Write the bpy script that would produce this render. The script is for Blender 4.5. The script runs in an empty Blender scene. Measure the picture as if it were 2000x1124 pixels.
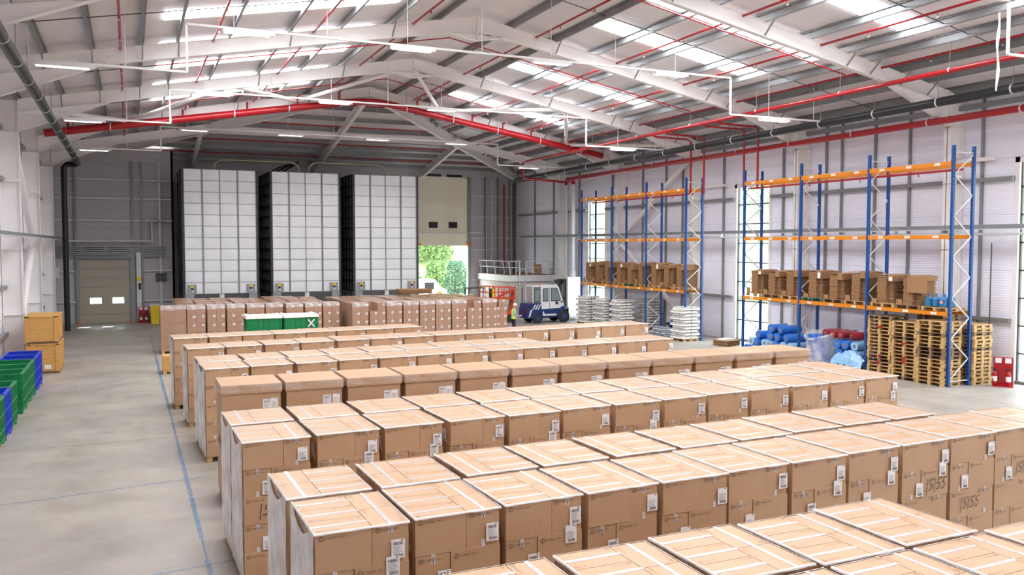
import bpy, bmesh, math, random
from mathutils import Vector, Matrix
random.seed(7)
C = bpy.context.scene.collection
PI = math.pi
R = math.radians

# ---------------------------------------------------------------- camera
cam_d = bpy.data.cameras.new('camera')
cam = bpy.data.objects.new('camera', cam_d)
C.objects.link(cam)
cam.location = (0, 0, 5.4)
cam.rotation_euler = (R(90 - 2.862), 0, R(-24.2))
cam_d.sensor_width = 36
cam_d.lens = 36 * 1660 / 2000
cam_d.clip_end = 600
bpy.context.scene.camera = cam

# ---------------------------------------------------------------- world, sun, exposure
sc = bpy.context.scene
sc.view_settings.view_transform = 'Standard'
sc.view_settings.look = 'None'
sc.view_settings.gamma = 1
sc.view_settings.use_curve_mapping = False
sc.view_settings.exposure = 0.85
w = bpy.data.worlds.new('world')
sc.world = w
w.use_nodes = True
nt = w.node_tree
bg = nt.nodes['Background']
geo = nt.nodes.new('ShaderNodeTexCoord')
sep = nt.nodes.new('ShaderNodeSeparateXYZ')
ramp = nt.nodes.new('ShaderNodeValToRGB')
ramp.color_ramp.elements[0].position = 0.0
ramp.color_ramp.elements[0].color = (1.0, 0.99, 0.97, 1)
ramp.color_ramp.elements[1].position = 0.7
ramp.color_ramp.elements[1].color = (0.72, 0.84, 1.0, 1)
nt.links.new(geo.outputs['Generated'], sep.inputs[0])
nt.links.new(sep.outputs['Z'], ramp.inputs[0])
nt.links.new(ramp.outputs[0], bg.inputs[0])
bg.inputs[1].default_value = 7.0
sun_d = bpy.data.lights.new('sun', 'SUN')
sun_d.energy = 5.0
sun_d.angle = R(0.6)
sun_d.color = (1, 0.95, 0.86)
sun = bpy.data.objects.new('sun', sun_d)
C.objects.link(sun)
sun.rotation_euler = (R(-62), 0, R(-12))      # shines from beyond the far end wall
SKY_E = 11.5                                     # rooflight brightness
sc.cycles.max_bounces = 10
sc.cycles.diffuse_bounces = 8
sc.cycles.glossy_bounces = 2
sc.cycles.transmission_bounces = 3
sc.cycles.transparent_max_bounces = 6
sc.cycles.sample_clamp_indirect = 6
sc.cycles.caustics_reflective = False
sc.cycles.caustics_refractive = False


def portal(name, loc, rot, sx, sy):
    """guides the sampling of the sky through one window or doorway; gives no light of its own"""
    l = bpy.data.lights.new(name, 'AREA')
    l.shape = 'RECTANGLE'
    l.size = sx
    l.size_y = sy
    l.cycles.is_portal = True
    o = bpy.data.objects.new(name, l)
    C.objects.link(o)
    o.location = loc
    o.rotation_euler = rot
    return o


# ---------------------------------------------------------------- materials
def srgb(r, g, b):
    f = lambda c: (c / 255 / 12.92) if c / 255 <= 0.04045 else ((c / 255 + 0.055) / 1.055) ** 2.4
    return (f(r), f(g), f(b), 1)


MATS = {}


def mat(name, col, rough=0.6, metal=0.0, noise=None, bump=None, coat=0.0, emit=None, alpha=None, trans=0.0, coord='Object', spec=0.5):
    """noise = (scale, amount, stretch xyz) lightens / darkens the colour; bump = (scale, strength, stretch)"""
    m = bpy.data.materials.new(name)
    m.use_nodes = True
    t = m.node_tree
    b = t.nodes['Principled BSDF']
    b.inputs['Base Color'].default_value = col
    b.inputs['Roughness'].default_value = rough
    b.inputs['Metallic'].default_value = metal
    b.inputs['Specular IOR Level'].default_value = spec
    b.inputs['Coat Weight'].default_value = coat
    b.inputs['Coat Roughness'].default_value = 0.25
    b.inputs['Transmission Weight'].default_value = trans
    if alpha is not None:
        b.inputs['Alpha'].default_value = alpha
    if emit:
        b.inputs['Emission Color'].default_value = col
        b.inputs['Emission Strength'].default_value = emit

    def tex(scale, stretch, rot=(0, 0, 0), detail=4):
        tc = t.nodes.new('ShaderNodeTexCoord')
        mp = t.nodes.new('ShaderNodeMapping')
        mp.inputs['Scale'].default_value = stretch
        mp.inputs['Rotation'].default_value = rot
        n = t.nodes.new('ShaderNodeTexNoise')
        n.inputs['Scale'].default_value = scale
        n.inputs['Detail'].default_value = detail
        t.links.new(tc.outputs[coord], mp.inputs[0])
        t.links.new(mp.outputs[0], n.inputs['Vector'])
        return n
    if noise:
        n = tex(noise[0], noise[2] if len(noise) > 2 else (1, 1, 1), noise[3] if len(noise) > 3 else (0, 0, 0))
        r = t.nodes.new('ShaderNodeValToRGB')
        a = noise[1]
        r.color_ramp.elements[0].position = 0.3
        r.color_ramp.elements[1].position = 0.7
        r.color_ramp.elements[0].color = tuple(c * (1 - a) for c in col[:3]) + (1,)
        r.color_ramp.elements[1].color = tuple(min(1, c * (1 + a)) for c in col[:3]) + (1,)
        t.links.new(n.outputs[0], r.inputs[0])
        t.links.new(r.outputs[0], b.inputs['Base Color'])
    if bump:
        n = tex(bump[0], bump[2] if len(bump) > 2 else (1, 1, 1), bump[3] if len(bump) > 3 else (0, 0, 0))
        bp = t.nodes.new('ShaderNodeBump')
        bp.inputs['Strength'].default_value = bump[1]
        bp.inputs['Distance'].default_value = 0.02
        t.links.new(n.outputs[0], bp.inputs['Height'])
        t.links.new(bp.outputs[0], b.inputs['Normal'])
    MATS[name] = m
    return m


def panel_mat(name, col, period, axis, line=0.75, rib=0.0, rough=0.5, off=0.0, along=None):
    """cladding sheets: a thin dark joint every `period` metres along `axis`, fine ribs as bump"""
    m = mat(name, col, rough)
    t = m.node_tree
    b = t.nodes['Principled BSDF']
    g = t.nodes.new('ShaderNodeNewGeometry')
    s = t.nodes.new('ShaderNodeSeparateXYZ')
    t.links.new(g.outputs['Position'], s.inputs[0])

    def joint(ax, per, wd, o):
        ad = t.nodes.new('ShaderNodeMath'); ad.operation = 'ADD'; ad.inputs[1].default_value = o + 1000 * per
        t.links.new(s.outputs[ax], ad.inputs[0])
        mo = t.nodes.new('ShaderNodeMath'); mo.operation = 'MODULO'; mo.inputs[1].default_value = per
        t.links.new(ad.outputs[0], mo.inputs[0])
        lt = t.nodes.new('ShaderNodeMath'); lt.operation = 'LESS_THAN'; lt.inputs[1].default_value = wd
        t.links.new(mo.outputs[0], lt.inputs[0])
        return lt
    j = joint(axis, period, 0.035, off)
    if along:
        k = joint(along[0], along[1], 0.035, 0)
        mx = t.nodes.new('ShaderNodeMath'); mx.operation = 'MAXIMUM'
        t.links.new(j.outputs[0], mx.inputs[0]); t.links.new(k.outputs[0], mx.inputs[1])
        j = mx
    n = t.nodes.new('ShaderNodeTexNoise'); n.inputs['Scale'].default_value = 0.35; n.inputs['Detail'].default_value = 5
    t.links.new(g.outputs['Position'], n.inputs['Vector'])
    r = t.nodes.new('ShaderNodeValToRGB')
    r.color_ramp.elements[0].position = 0.3; r.color_ramp.elements[1].position = 0.7
    r.color_ramp.elements[0].color = tuple(c * .95 for c in col[:3]) + (1,)
    r.color_ramp.elements[1].color = tuple(min(1, c * 1.04) for c in col[:3]) + (1,)
    t.links.new(n.outputs[0], r.inputs[0])
    mix = t.nodes.new('ShaderNodeMix'); mix.data_type = 'RGBA'
    t.links.new(j.outputs[0], mix.inputs[0])
    t.links.new(r.outputs[0], mix.inputs[6])
    mix.inputs[7].default_value = tuple(c * line for c in col[:3]) + (1,)
    t.links.new(mix.outputs[2], b.inputs['Base Color'])
    if rib:
        wv = t.nodes.new('ShaderNodeMath'); wv.operation = 'MULTIPLY'; wv.inputs[1].default_value = 2 * PI / 0.1
        t.links.new(s.outputs[axis], wv.inputs[0])
        sn = t.nodes.new('ShaderNodeMath'); sn.operation = 'SINE'
        t.links.new(wv.outputs[0], sn.inputs[0])
        bp = t.nodes.new('ShaderNodeBump'); bp.inputs['Strength'].default_value = rib; bp.inputs['Distance'].default_value = 0.01
        t.links.new(sn.outputs[0], bp.inputs['Height'])
        t.links.new(bp.outputs[0], b.inputs['Normal'])
    return m


kraft = mat('kraft', srgb(188, 151, 117), 0.5, noise=(2.0, 0.03), bump=(9.0, 0.16, (3, 3, .9), (0.6, 0.7, 0)), coat=0.2)
kraft_lid = mat('kraft_lid', srgb(180, 143, 110), 0.6, noise=(2.0, 0.05), bump=(40, 0.1), coat=.1)
kraft_wr = mat('kraft_wrapped', srgb(165, 128, 105), 0.35, noise=(2.5, 0.16, (1, 1, 7)), bump=(6, 0.6, (1, 1, 9)), coat=0.5)
kraft_dk = mat('kraft_flats', srgb(152, 114, 78), 0.8, noise=(30, 0.10, (.2, .2, 3)))
tape = mat('tape', srgb(208, 203, 205), 0.25, coat=.5, noise=(14, .06))
ink = mat('ink', srgb(84, 64, 52), 0.7)
ink_pale = mat('ink_pale', srgb(150, 112, 84), 0.7)
ink_red = mat('ink_red', srgb(190, 50, 40), 0.7)
ink_blue = mat('ink_blue', srgb(50, 60, 120), 0.6)
black = mat('black', srgb(22, 24, 26), 0.5)
black_ink = mat('black_marker', srgb(25, 22, 22), 0.6)
paper = mat('paper', srgb(235, 232, 232), 0.5)
greytext = mat('grey_print', srgb(120, 118, 125), 0.6)
pallet_w = mat('pallet_wood', srgb(190, 155, 105), 0.8, noise=(6, 0.25, (1, 1, 4)), bump=(30, .2))
pallet_d = mat('pallet_wood_dark', srgb(130, 105, 78), 0.8, noise=(6, 0.2))
pallet_g = mat('pallet_green', srgb(40, 110, 95), 0.8)
kraft_gap_shade = mat('cardboard_gap_shade', srgb(105, 74, 50), 0.9)  # dark brown painting the shade in the gaps between stacked sheets
ply = mat('plywood', srgb(205, 155, 85), 0.6, noise=(3, 0.12, (1, 1, 9)))
steel_w = mat('white_steel', srgb(238, 235, 233), 0.45, noise=(0.8, .03))
galv = mat('galvanised', srgb(142, 145, 146), 0.45, metal=0.35, noise=(1.2, .10))
galv_l = mat('galvanised_light', srgb(212, 214, 216), 0.4, metal=0.1, noise=(2, .08))
galv_d = mat('galvanised_dark', srgb(82, 84, 84), 0.5, metal=.2)
red_p = mat('red_pipe', srgb(165, 6, 22), 0.35, coat=.2)
blk_p = mat('black_pipe', srgb(32, 36, 38), 0.4)
concrete = mat('concrete_dark', srgb(120, 118, 115), .8)
rack_b = mat('rack_blue', srgb(6, 74, 150), 0.4, coat=.2)
rack_o = mat('rack_orange', srgb(212, 126, 12), 0.45)
white_p = mat('white_plastic', srgb(225, 225, 224), 0.4)
silo_m = mat('silo_panel', srgb(238, 240, 242), 0.5, metal=0.1, noise=(.8, .05), bump=(1.1, .25))
silo_g = mat('silo_grey', srgb(150, 153, 158), 0.5, metal=0.2)
silo_s = mat('silo_side', srgb(60, 66, 68), 0.5)
silo_pipe = mat('silo_pipe', srgb(160, 150, 130), .4, metal=.5)
door_c = mat('door_cream', srgb(252, 246, 224), 0.6)
door_w = mat('door_beige', srgb(175, 168, 152), 0.6)
yellow = mat('yellow', srgb(235, 200, 20), 0.5)
orange = mat('orange', srgb(235, 100, 30), 0.5)
plast_blue = mat('plastic_blue', srgb(20, 60, 190), 0.4, noise=(4, .1))
plast_green = mat('plastic_green', srgb(10, 125, 72), 0.4, noise=(4, .15))
plast_wlid = mat('white_lid', srgb(235, 226, 220), 0.5)
sack_m = mat('sack_white', srgb(232, 230, 226), 0.5, noise=(5, .05), bump=(12, .6), coat=.3)
sack_g = mat('sack_grey', srgb(165, 170, 180), 0.4, noise=(6, .25), bump=(12, .6), coat=.4)
roll_b = mat('roll_blue', srgb(35, 110, 200), 0.3, noise=(8, .2), coat=.5)
roll_lb = mat('roll_light_blue', srgb(140, 185, 225), 0.25, noise=(9, .2), bump=(10, .7), coat=.6)
roll_r = mat('roll_red', srgb(150, 30, 45), 0.35, coat=.4)
roll_n = mat('bag_navy', srgb(20, 34, 80), 0.35, coat=.4)
lift_o = mat('lift_orange', srgb(215, 70, 35), 0.45)
fl_blue = mat('truck_blue', srgb(18, 48, 110), 0.35, coat=.5)
fl_white = mat('truck_white', srgb(228, 230, 232), 0.35, coat=.4)
rubber = mat('rubber', srgb(45, 44, 44), 0.8)
block_m = mat('blockwork', srgb(205, 198, 190), 0.9, noise=(10, .08))
hivis = mat('hivis', srgb(215, 245, 30), 0.6)
reflective = mat('reflective_band', srgb(215, 218, 215), .4)
shirt = mat('shirt_blue', srgb(150, 175, 215), .8)
trousers = mat('trousers_navy', srgb(28, 32, 48), .8)
skin = mat('skin', srgb(200, 145, 120), 0.55)
helmet_m = mat('helmet_white', srgb(240, 240, 240), 0.3)
leaf = mat('leaf', srgb(95, 125, 58), 0.7, noise=(1.5, .35))
leaf2 = mat('leaf_dark', srgb(55, 92, 58), 0.7, noise=(1.5, .3))
bark = mat('bark', srgb(105, 85, 65), .9)
grass_m = mat('grass_slope', srgb(128, 138, 92), .9, noise=(.35, .4), coord='Object')
yard_m = mat('yard_concrete', srgb(175, 172, 165), .9, noise=(.4, .06))
water_m = mat('bottle_blue', srgb(60, 160, 225), 0.12, trans=0.55, coat=.3)

glass = bpy.data.materials.new('window_glass'); glass.use_nodes = True
_t = glass.node_tree; _t.nodes.remove(_t.nodes['Principled BSDF'])
_tr = _t.nodes.new('ShaderNodeBsdfTransparent'); _tr.inputs[0].default_value = (.93, .96, .97, 1)
_gl = _t.nodes.new('ShaderNodeBsdfGlossy'); _gl.inputs['Roughness'].default_value = .03
_mx = _t.nodes.new('ShaderNodeMixShader')
_mx.inputs[0].default_value = .07; _t.links.new(_tr.outputs[0], _mx.inputs[1]); _t.links.new(_gl.outputs[0], _mx.inputs[2])
_t.links.new(_mx.outputs[0], _t.nodes['Material Output'].inputs[0])


def film_mat(name, lo, hi, scale, stretch, col=(.93, .91, .9, 1)):
    m = bpy.data.materials.new(name); m.use_nodes = True
    t = m.node_tree; b = t.nodes['Principled BSDF']
    b.inputs['Base Color'].default_value = col
    b.inputs['Roughness'].default_value = .28
    tc = t.nodes.new('ShaderNodeTexCoord'); mp = t.nodes.new('ShaderNodeMapping')
    mp.inputs['Scale'].default_value = stretch; mp.inputs['Rotation'].default_value = (.5, .4, 0)
    n = t.nodes.new('ShaderNodeTexNoise'); n.inputs['Scale'].default_value = scale; n.inputs['Detail'].default_value = 5
    r = t.nodes.new('ShaderNodeMapRange'); r.inputs[1].default_value = .35; r.inputs[2].default_value = .68
    r.inputs[3].default_value = lo; r.inputs[4].default_value = hi
    t.links.new(tc.outputs['Object'], mp.inputs[0]); t.links.new(mp.outputs[0], n.inputs['Vector'])
    t.links.new(n.outputs[0], r.inputs[0]); t.links.new(r.outputs[0], b.inputs['Alpha'])
    return m


film = film_mat('stretch_film', .55, .9, 2.2, (1, 1, 1))
film_cap = film_mat('cap_film', .1, .5, 4, (1, 1, 3))
film_bag = film_mat('bag_film', .18, .6, 3, (1, 1, 1))
film_clear = film_mat('clear_film', .03, .35, 3, (1, 1, 2), (.9, .9, .92, 1))

sky_m = bpy.data.materials.new('rooflight_sheet'); sky_m.use_nodes = True
_t = sky_m.node_tree; _b = _t.nodes['Principled BSDF']
_b.inputs['Base Color'].default_value = (.8, .85, .9, 1)
_b.inputs['Emission Color'].default_value = (0.95, 0.975, 1.0, 1)
_b.inputs['Emission Strength'].default_value = SKY_E
lamp_m = mat('lamp_tube', (1, 1, .97, 1), .4, emit=3.0)

# floor: screed with stains, joints and chalked blue lines
floor_m = mat('floor_concrete', srgb(168, 158, 146), 0.45)
_t = floor_m.node_tree; _b = _t.nodes['Principled BSDF']
_g = _t.nodes.new('ShaderNodeNewGeometry')
def _noise(scale, detail, lo, hi, p0=.3, p1=.7, stretch=(1, 1, 1)):
    mp = _t.nodes.new('ShaderNodeMapping'); mp.inputs['Scale'].default_value = stretch
    _t.links.new(_g.outputs['Position'], mp.inputs[0])
    n = _t.nodes.new('ShaderNodeTexNoise'); n.inputs['Scale'].default_value = scale; n.inputs['Detail'].default_value = detail
    _t.links.new(mp.outputs[0], n.inputs['Vector'])
    r = _t.nodes.new('ShaderNodeMapRange'); r.inputs[1].default_value = p0; r.inputs[2].default_value = p1
    r.inputs[3].default_value = lo; r.inputs[4].default_value = hi
    _t.links.new(n.outputs[0], r.inputs[0]); return r
_n1 = _noise(.5, 8, .82, 1.08); _n2 = _noise(6, 6, .95, 1.04); _n3 = _noise(1.6, 8, 0, 1, .6, .75, (1, .35, 1))
_mu = _t.nodes.new('ShaderNodeMath'); _mu.operation = 'MULTIPLY'
_t.links.new(_n1.outputs[0], _mu.inputs[0]); _t.links.new(_n2.outputs[0], _mu.inputs[1])
_vm = _t.nodes.new('ShaderNodeVectorMath'); _vm.operation = 'SCALE'; _vm.inputs[0].default_value = srgb(164, 157, 147)[:3]
_t.links.new(_mu.outputs[0], _vm.inputs['Scale'])
_mi = _t.nodes.new('ShaderNodeMix'); _mi.data_type = 'RGBA'
_sc = _t.nodes.new('ShaderNodeMath'); _sc.operation = 'MULTIPLY'; _sc.inputs[1].default_value = .25
_t.links.new(_n3.outputs[0], _sc.inputs[0]); _t.links.new(_sc.outputs[0], _mi.inputs[0])
_t.links.new(_vm.outputs[0], _mi.inputs[6]); _mi.inputs[7].default_value = srgb(120, 105, 92)
_t.links.new(_mi.outputs[2], _b.inputs['Base Color'])
_r = _noise(1.2, 6, .3, .6); _t.links.new(_r.outputs[0], _b.inputs['Roughness'])

chalk = film_mat('blue_chalk', .25, .9, 7, (1, .6, 1), srgb(105, 150, 190))
joint_m = mat('floor_joint', srgb(110, 105, 98), .9)
wall_m = panel_mat('wall_cladding', srgb(240, 240, 255), 2.2, 'Z', .8, .35, along=None)
wall_dm = panel_mat('wall_cladding_end', srgb(190, 186, 190), 2.2, 'Z', .8, .2)
roof_m = panel_mat('roof_liner', srgb(226, 222, 224), 1.0, 'Y', .93, .3)
roof_h = panel_mat('roof_liner_hip', srgb(226, 222, 224), 1.0, 'X', .93, .3)


# ---------------------------------------------------------------- mesh building
class MB:
    def __init__(s):
        s.v = []; s.f = []; s.m = []; s.mats = []; s.sm = []

    def mi(s, m):
        if m not in s.mats:
            s.mats.append(m)
        return s.mats.index(m)

    def add(s, vs, fs, m, smooth=False):
        o = len(s.v); k = s.mi(m)
        s.v += [tuple(v) for v in vs]
        for f in fs:
            s.f.append(tuple(i + o for i in f)); s.m.append(k); s.sm.append(smooth)
        return s

    def box(s, x0, y0, z0, x1, y1, z1, m):
        vs = [(x, y, z) for z in (z0, z1) for y in (y0, y1) for x in (x0, x1)]
        return s.add(vs, [(0, 2, 3, 1), (4, 5, 7, 6), (0, 1, 5, 4), (2, 6, 7, 3), (0, 4, 6, 2), (1, 3, 7, 5)], m)

    def frust(s, x0, y0, z0, x1, y1, z1, tx, ty, m):
        """box whose top is inset (tx, ty)"""
        vs = [(x0, y0, z0), (x1, y0, z0), (x0, y1, z0), (x1, y1, z0), (x0 + tx, y0 + ty, z1), (x1 - tx, y0 + ty, z1), (x0 + tx, y1 - ty, z1), (x1 - tx, y1 - ty, z1)]
        return s.add(vs, [(0, 2, 3, 1), (4, 5, 7, 6), (0, 1, 5, 4), (2, 6, 7, 3), (0, 4, 6, 2), (1, 3, 7, 5)], m)

    def bar(s, a, b, wx, wy, m, up=(0, 0, 1)):
        """rectangular bar from a to b; wx across, wy along `up`"""
        a = Vector(a); b = Vector(b); d = (b - a).normalized(); u = Vector(up)
        if abs(d.dot(u)) > .99:
            u = Vector((0, 1, 0))
        x = d.cross(u).normalized(); y = x.cross(d).normalized()
        vs = []
        for p in (a, b):
            for i, j in ((-1, -1), (1, -1), (1, 1), (-1, 1)):
                vs.append(p + x * (i * wx / 2) + y * (j * wy / 2))
        return s.add(vs, [(3, 2, 1, 0), (4, 5, 6, 7), (0, 1, 5, 4), (1, 2, 6, 5), (2, 3, 7, 6), (3, 0, 4, 7)], m)

    def tube(s, pts, r, m, n=10, cap=True, smooth=True):
        pts = [Vector(p) for p in pts]
        rs = r if isinstance(r, (list, tuple)) else [r] * len(pts)
        vs = []; prev = None
        for i, p in enumerate(pts):
            d = (pts[min(i + 1, len(pts) - 1)] - pts[max(i - 1, 0)]).normalized()
            if prev is None:
                u = Vector((0, 0, 1)) if abs(d.z) < .9 else Vector((1, 0, 0))
                x = d.cross(u).normalized()
            else:
                x = (prev - d * prev.dot(d)).normalized()
            prev = x
            y = d.cross(x)
            for k in range(n):
                a = 2 * PI * k / n
                vs.append(p + (x * math.cos(a) + y * math.sin(a)) * rs[i])
        fs = []
        for i in range(len(pts) - 1):
            for k in range(n):
                k2 = (k + 1) % n
                fs.append((i * n + k, i * n + k2, (i + 1) * n + k2, (i + 1) * n + k))
        s.add(vs, fs, m, smooth)
        if cap:
            s.add(vs[:n], [tuple(range(n))[::-1]], m); s.add(vs[-n:], [tuple(range(n))], m)
        return s

    def lathe(s, prof, m, n=16, at=(0, 0, 0), smooth=True):
        vs = []; 
        for r, z in prof:
            for k in range(n):
                a = 2 * PI * k / n
                vs.append((at[0] + r * math.cos(a), at[1] + r * math.sin(a), at[2] + z))
        fs = []
        for i in range(len(prof) - 1):
            for k in range(n):
                k2 = (k + 1) % n
                fs.append((i * n + k, i * n + k2, (i + 1) * n + k2, (i + 1) * n + k))
        return s.add(vs, fs, m, smooth)

    def quad(s, pts, m):
        return s.add(pts, [tuple(range(len(pts)))], m)

    def prism(s, pts, d, m):
        """polygon pts (3D) extruded by vector d"""
        n = len(pts); d = Vector(d); a = [Vector(p) for p in pts]
        vs = a + [p + d for p in a]
        fs = [tuple(range(n))[::-1], tuple(range(n, 2 * n))] + [(i, (i + 1) % n, n + (i + 1) % n, n + i) for i in range(n)]
        return s.add(vs, fs, m)

    def geo(s, g, mtx, m):
        vs, fs = g
        return s.add([mtx @ Vector(v) for v in vs], fs, m)

    def mesh(s, name, bevel=0):
        me = bpy.data.meshes.new(name)
        me.from_pydata([tuple(v) for v in s.v], [], s.f)
        for m in s.mats:
            me.materials.append(m)
        me.polygons.foreach_set('material_index', s.m)
        me.polygons.foreach_set('use_smooth', s.sm)
        if bevel:
            bm = bmesh.new(); bm.from_mesh(me)
            bmesh.ops.bevel(bm, geom=bm.edges[:], offset=bevel, segments=1, affect='EDGES')
            bm.to_mesh(me); bm.free()
        me.update()
        return me

    def build(s, name, parent=None, bevel=0):
        return link(name, s.mesh(name, bevel), parent)


def link(name, me, parent=None, loc=(0, 0, 0), rz=0):
    o = bpy.data.objects.new(name, me)
    C.objects.link(o)
    o.location = loc
    o.rotation_euler = (0, 0, rz)
    if parent:
        o.parent = parent
    return o


def struct(o):
    o['kind'] = 'structure'
    return o


def tag(o, label, cat, group=None, kind=None):
    o['label'] = label; o['category'] = cat
    if group: o['group'] = group
    if kind: o['kind'] = kind
    return o


def thing(name, label, cat, loc=(0, 0, 0), rz=0, group=None):
    o = bpy.data.objects.new(name, None)
    o.empty_display_size = .2
    C.objects.link(o); o.location = loc; o.rotation_euler = (0, 0, rz)
    return tag(o, label, cat, group)


def dup(root, loc, rz, label, group=None):
    r = root.copy(); C.objects.link(r); r.location = loc; r.rotation_euler = (0, 0, rz); r['label'] = label
    if group: r['group'] = group
    for ch in list(root.children):
        c = ch.copy(); C.objects.link(c); c.parent = r
        for g in list(ch.children):
            d = g.copy(); C.objects.link(d); d.parent = c
    return r


def text_geo(s, size):
    cu = bpy.data.curves.new('t', 'FONT'); cu.body = s; cu.size = size; cu.resolution_u = 1
    o = bpy.data.objects.new('t', cu); C.objects.link(o)
    dg = bpy.context.evaluated_depsgraph_get()
    me = o.evaluated_get(dg).to_mesh()
    g = ([tuple(v.co) for v in me.vertices], [tuple(p.vertices) for p in me.polygons])
    bpy.data.objects.remove(o)
    return g


def frame_mtx(origin, xdir, ydir):
    x = Vector(xdir).normalized(); y = Vector(ydir).normalized(); z = x.cross(y)
    m = Matrix((x, y, z)).transposed().to_4x4(); m.translation = Vector(origin)
    return m


ORD = ['first', 'second', 'third', 'fourth', 'fifth', 'sixth', 'seventh', 'eighth', 'ninth', 'tenth', 'eleventh', 'twelfth', 'thirteenth',
       'fourteenth', 'fifteenth', 'sixteenth', 'seventeenth', 'eighteenth', 'nineteenth', 'twentieth', 'twenty-first', 'twenty-second', 'twenty-third']

# ================================================================ BUILDING SHELL
XL, XR = -5.0, 31.4          # inner faces of the side walls
AX = 13.2 + .15              # ridge
YB, YE = -10.0, 68.2         # near and far wall
YEL = 65.0                   # far wall left of the silos
SL = .187
def zl(x): return 15.15 - SL * abs(x - AX)
FR = [-1.3, 7.35, 16.0, 24.65, 33.3, 41.95, 50.6, 59.2]
YH = 50.35                   # the hip starts here

b = MB()
b.box(XL - .3, YB - .3, -.3, XR + .3, YE + .3, 0, floor_m)
floor = struct(b.build('floor'))
# chalked lines and saw-cut joints on the floor
b = MB()
for y0, y1, wd in ((6, 15.2, .05), (15.2, 16.4, .02), (16.4, 24, .045), (24, 31, .03), (31, 44, .05), (44, 57, .025)):
    x = lambda y: 1.12 - .0065 * (y - 8) * 0 - .0022 * (y - 8)
    b.quad([(x(y0) - wd, y0, .004), (x(y0) + wd, y0, .004), (x(y1) + wd, y1, .004), (x(y1) - wd, y1, .004)], chalk)
for ya, yb_ in ((14.2, 15.0), (19.8, 20.8)):
    b.quad([(-5, ya, .005), (-5, ya + .045, .005), (1.6, yb_ + .045, .005), (1.6, yb_, .005)], chalk)
b.build('chalk_line', floor)
b = MB()
for y in (8.2, 25.5, 34, 42.5, 51):
    b.box(XL, y, .001, XR, y + .008, .003, joint_m)
for x in (1.1, 9.8, 18.4, 27):
    b.box(x, YB, .001, x + .008, YE, .003, joint_m)
b.build('floor_joint', floor)

WH = 12.0


def wall_with_openings(b, axis, pos, thick, a0, a1, z1, holes, m):
    """wall along `axis` ('x' or 'y') from a0 to a1; holes = [(h0, h1, zlo, zhi)]"""
    def bx(p0, p1, q0, q1):
        if p1 - p0 < 1e-4 or q1 - q0 < 1e-4: return
        if axis == 'y': b.box(min(pos, pos + thick), p0, q0, max(pos, pos + thick), p1, q1, m)
        else: b.box(p0, min(pos, pos + thick), q0, p1, max(pos, pos + thick), q1, m)
    cur = a0
    for h0, h1, zlo, zhi in sorted(holes):
        bx(cur, h0, 0, z1); bx(h0, h1, 0, zlo); bx(h0, h1, zhi, z1); cur = h1
    bx(cur, a1, 0, z1)


WINS = [(53.3, 55.9), (36.0, 38.85), (19.4, 22.1), (2.1, 4.8)]
b = MB(); wall_with_openings(b, 'y', XR, .25, YB, YE, WH, [(a, c, .1, 8.7) for a, c in WINS], wall_m)
wall_r = struct(b.build('wall_right'))
b = MB(); wall_with_openings(b, 'y', XL, -.25, YB, YEL, WH, [], wall_m)
wall_l = struct(b.build('wall_left'))
FILL_WIN = [(24, 29, .3, 9.0)]  # unseen opening added behind the camera to let in fill daylight
b = MB(); wall_with_openings(b, 'x', YB, -.25, XL, XR, 12.2, FILL_WIN, wall_m)
b.prism([(XL, YB - .25, 12.2), (XR, YB - .25, 12.2), (AX, YB - .25, 15.3)], (0, .25, 0), wall_m)
struct(b.build('wall_back'))
for k, (a, c, z0, z1) in enumerate(FILL_WIN):
    o = struct(link('window_%d' % (k + 5), None))  # added fill window, out of view
    b = MB()
    for x in (a, (a + c) / 2, c): b.box(x - .06, YB - .15, z0, x + .06, YB, z1, steel_w)
    for z in (z0, 3, 6, z1): b.box(a, YB - .15, z - .05, c, YB, z + .05, steel_w)
    b.build('window_frame', o)
    b = MB(); b.quad([(a, YB - .1, z0), (c, YB - .1, z0), (c, YB - .1, z1), (a, YB - .1, z1)], glass); b.build('pane', o)
    portal('daylight_window', ((a + c) / 2, YB + .1, (z0 + z1) / 2), (R(-90), 0, PI), c - a, z1 - z0)
b = MB()
wall_with_openings(b, 'x', YE, .25, 2.9, XR, WH, [(22.0, 26.45, 0, 11.0)], wall_dm)
wall_with_openings(b, 'x', YEL, .25, XL - .25, 2.9, WH, [(-3.2, .0, 0, 4.35)], wall_dm)
b.box(2.75, YEL, 0, 2.9, YE, WH, wall_dm)
wall_f = struct(b.build('wall_far'))

# ceiling liner: two slopes and the hipped end
b = MB(); E_ = .35
zr, zL = zl(XR + E_), zl(XL - E_)
YW = YE + E_ + .0
b.quad([(AX, YB - E_, zl(AX)), (AX, YH, zl(AX)), (XR + E_, YW, zr), (XR + E_, YB - E_, zr)], roof_m)
b.quad([(AX, YB - E_, zl(AX)), (XL - E_, YB - E_, zL), (XL - E_, YW, zL), (AX, YH, zl(AX))], roof_m)
b.quad([(AX, YH, zl(AX)), (XL - E_, YW, zL), (XR + E_, YW, zr)], roof_h)
ceil = struct(b.build('ceiling'))


def hipz(x, y):
    return min(zl(x), 15.15 - (15.15 - zr) / (YW - YH) * max(0, y - YH))


def ymax(x):   # how far a line along the ridge direction runs before the hip
    return YH + (YW - YH) * abs(x - AX) / (XR + E_ - AX)


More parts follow.
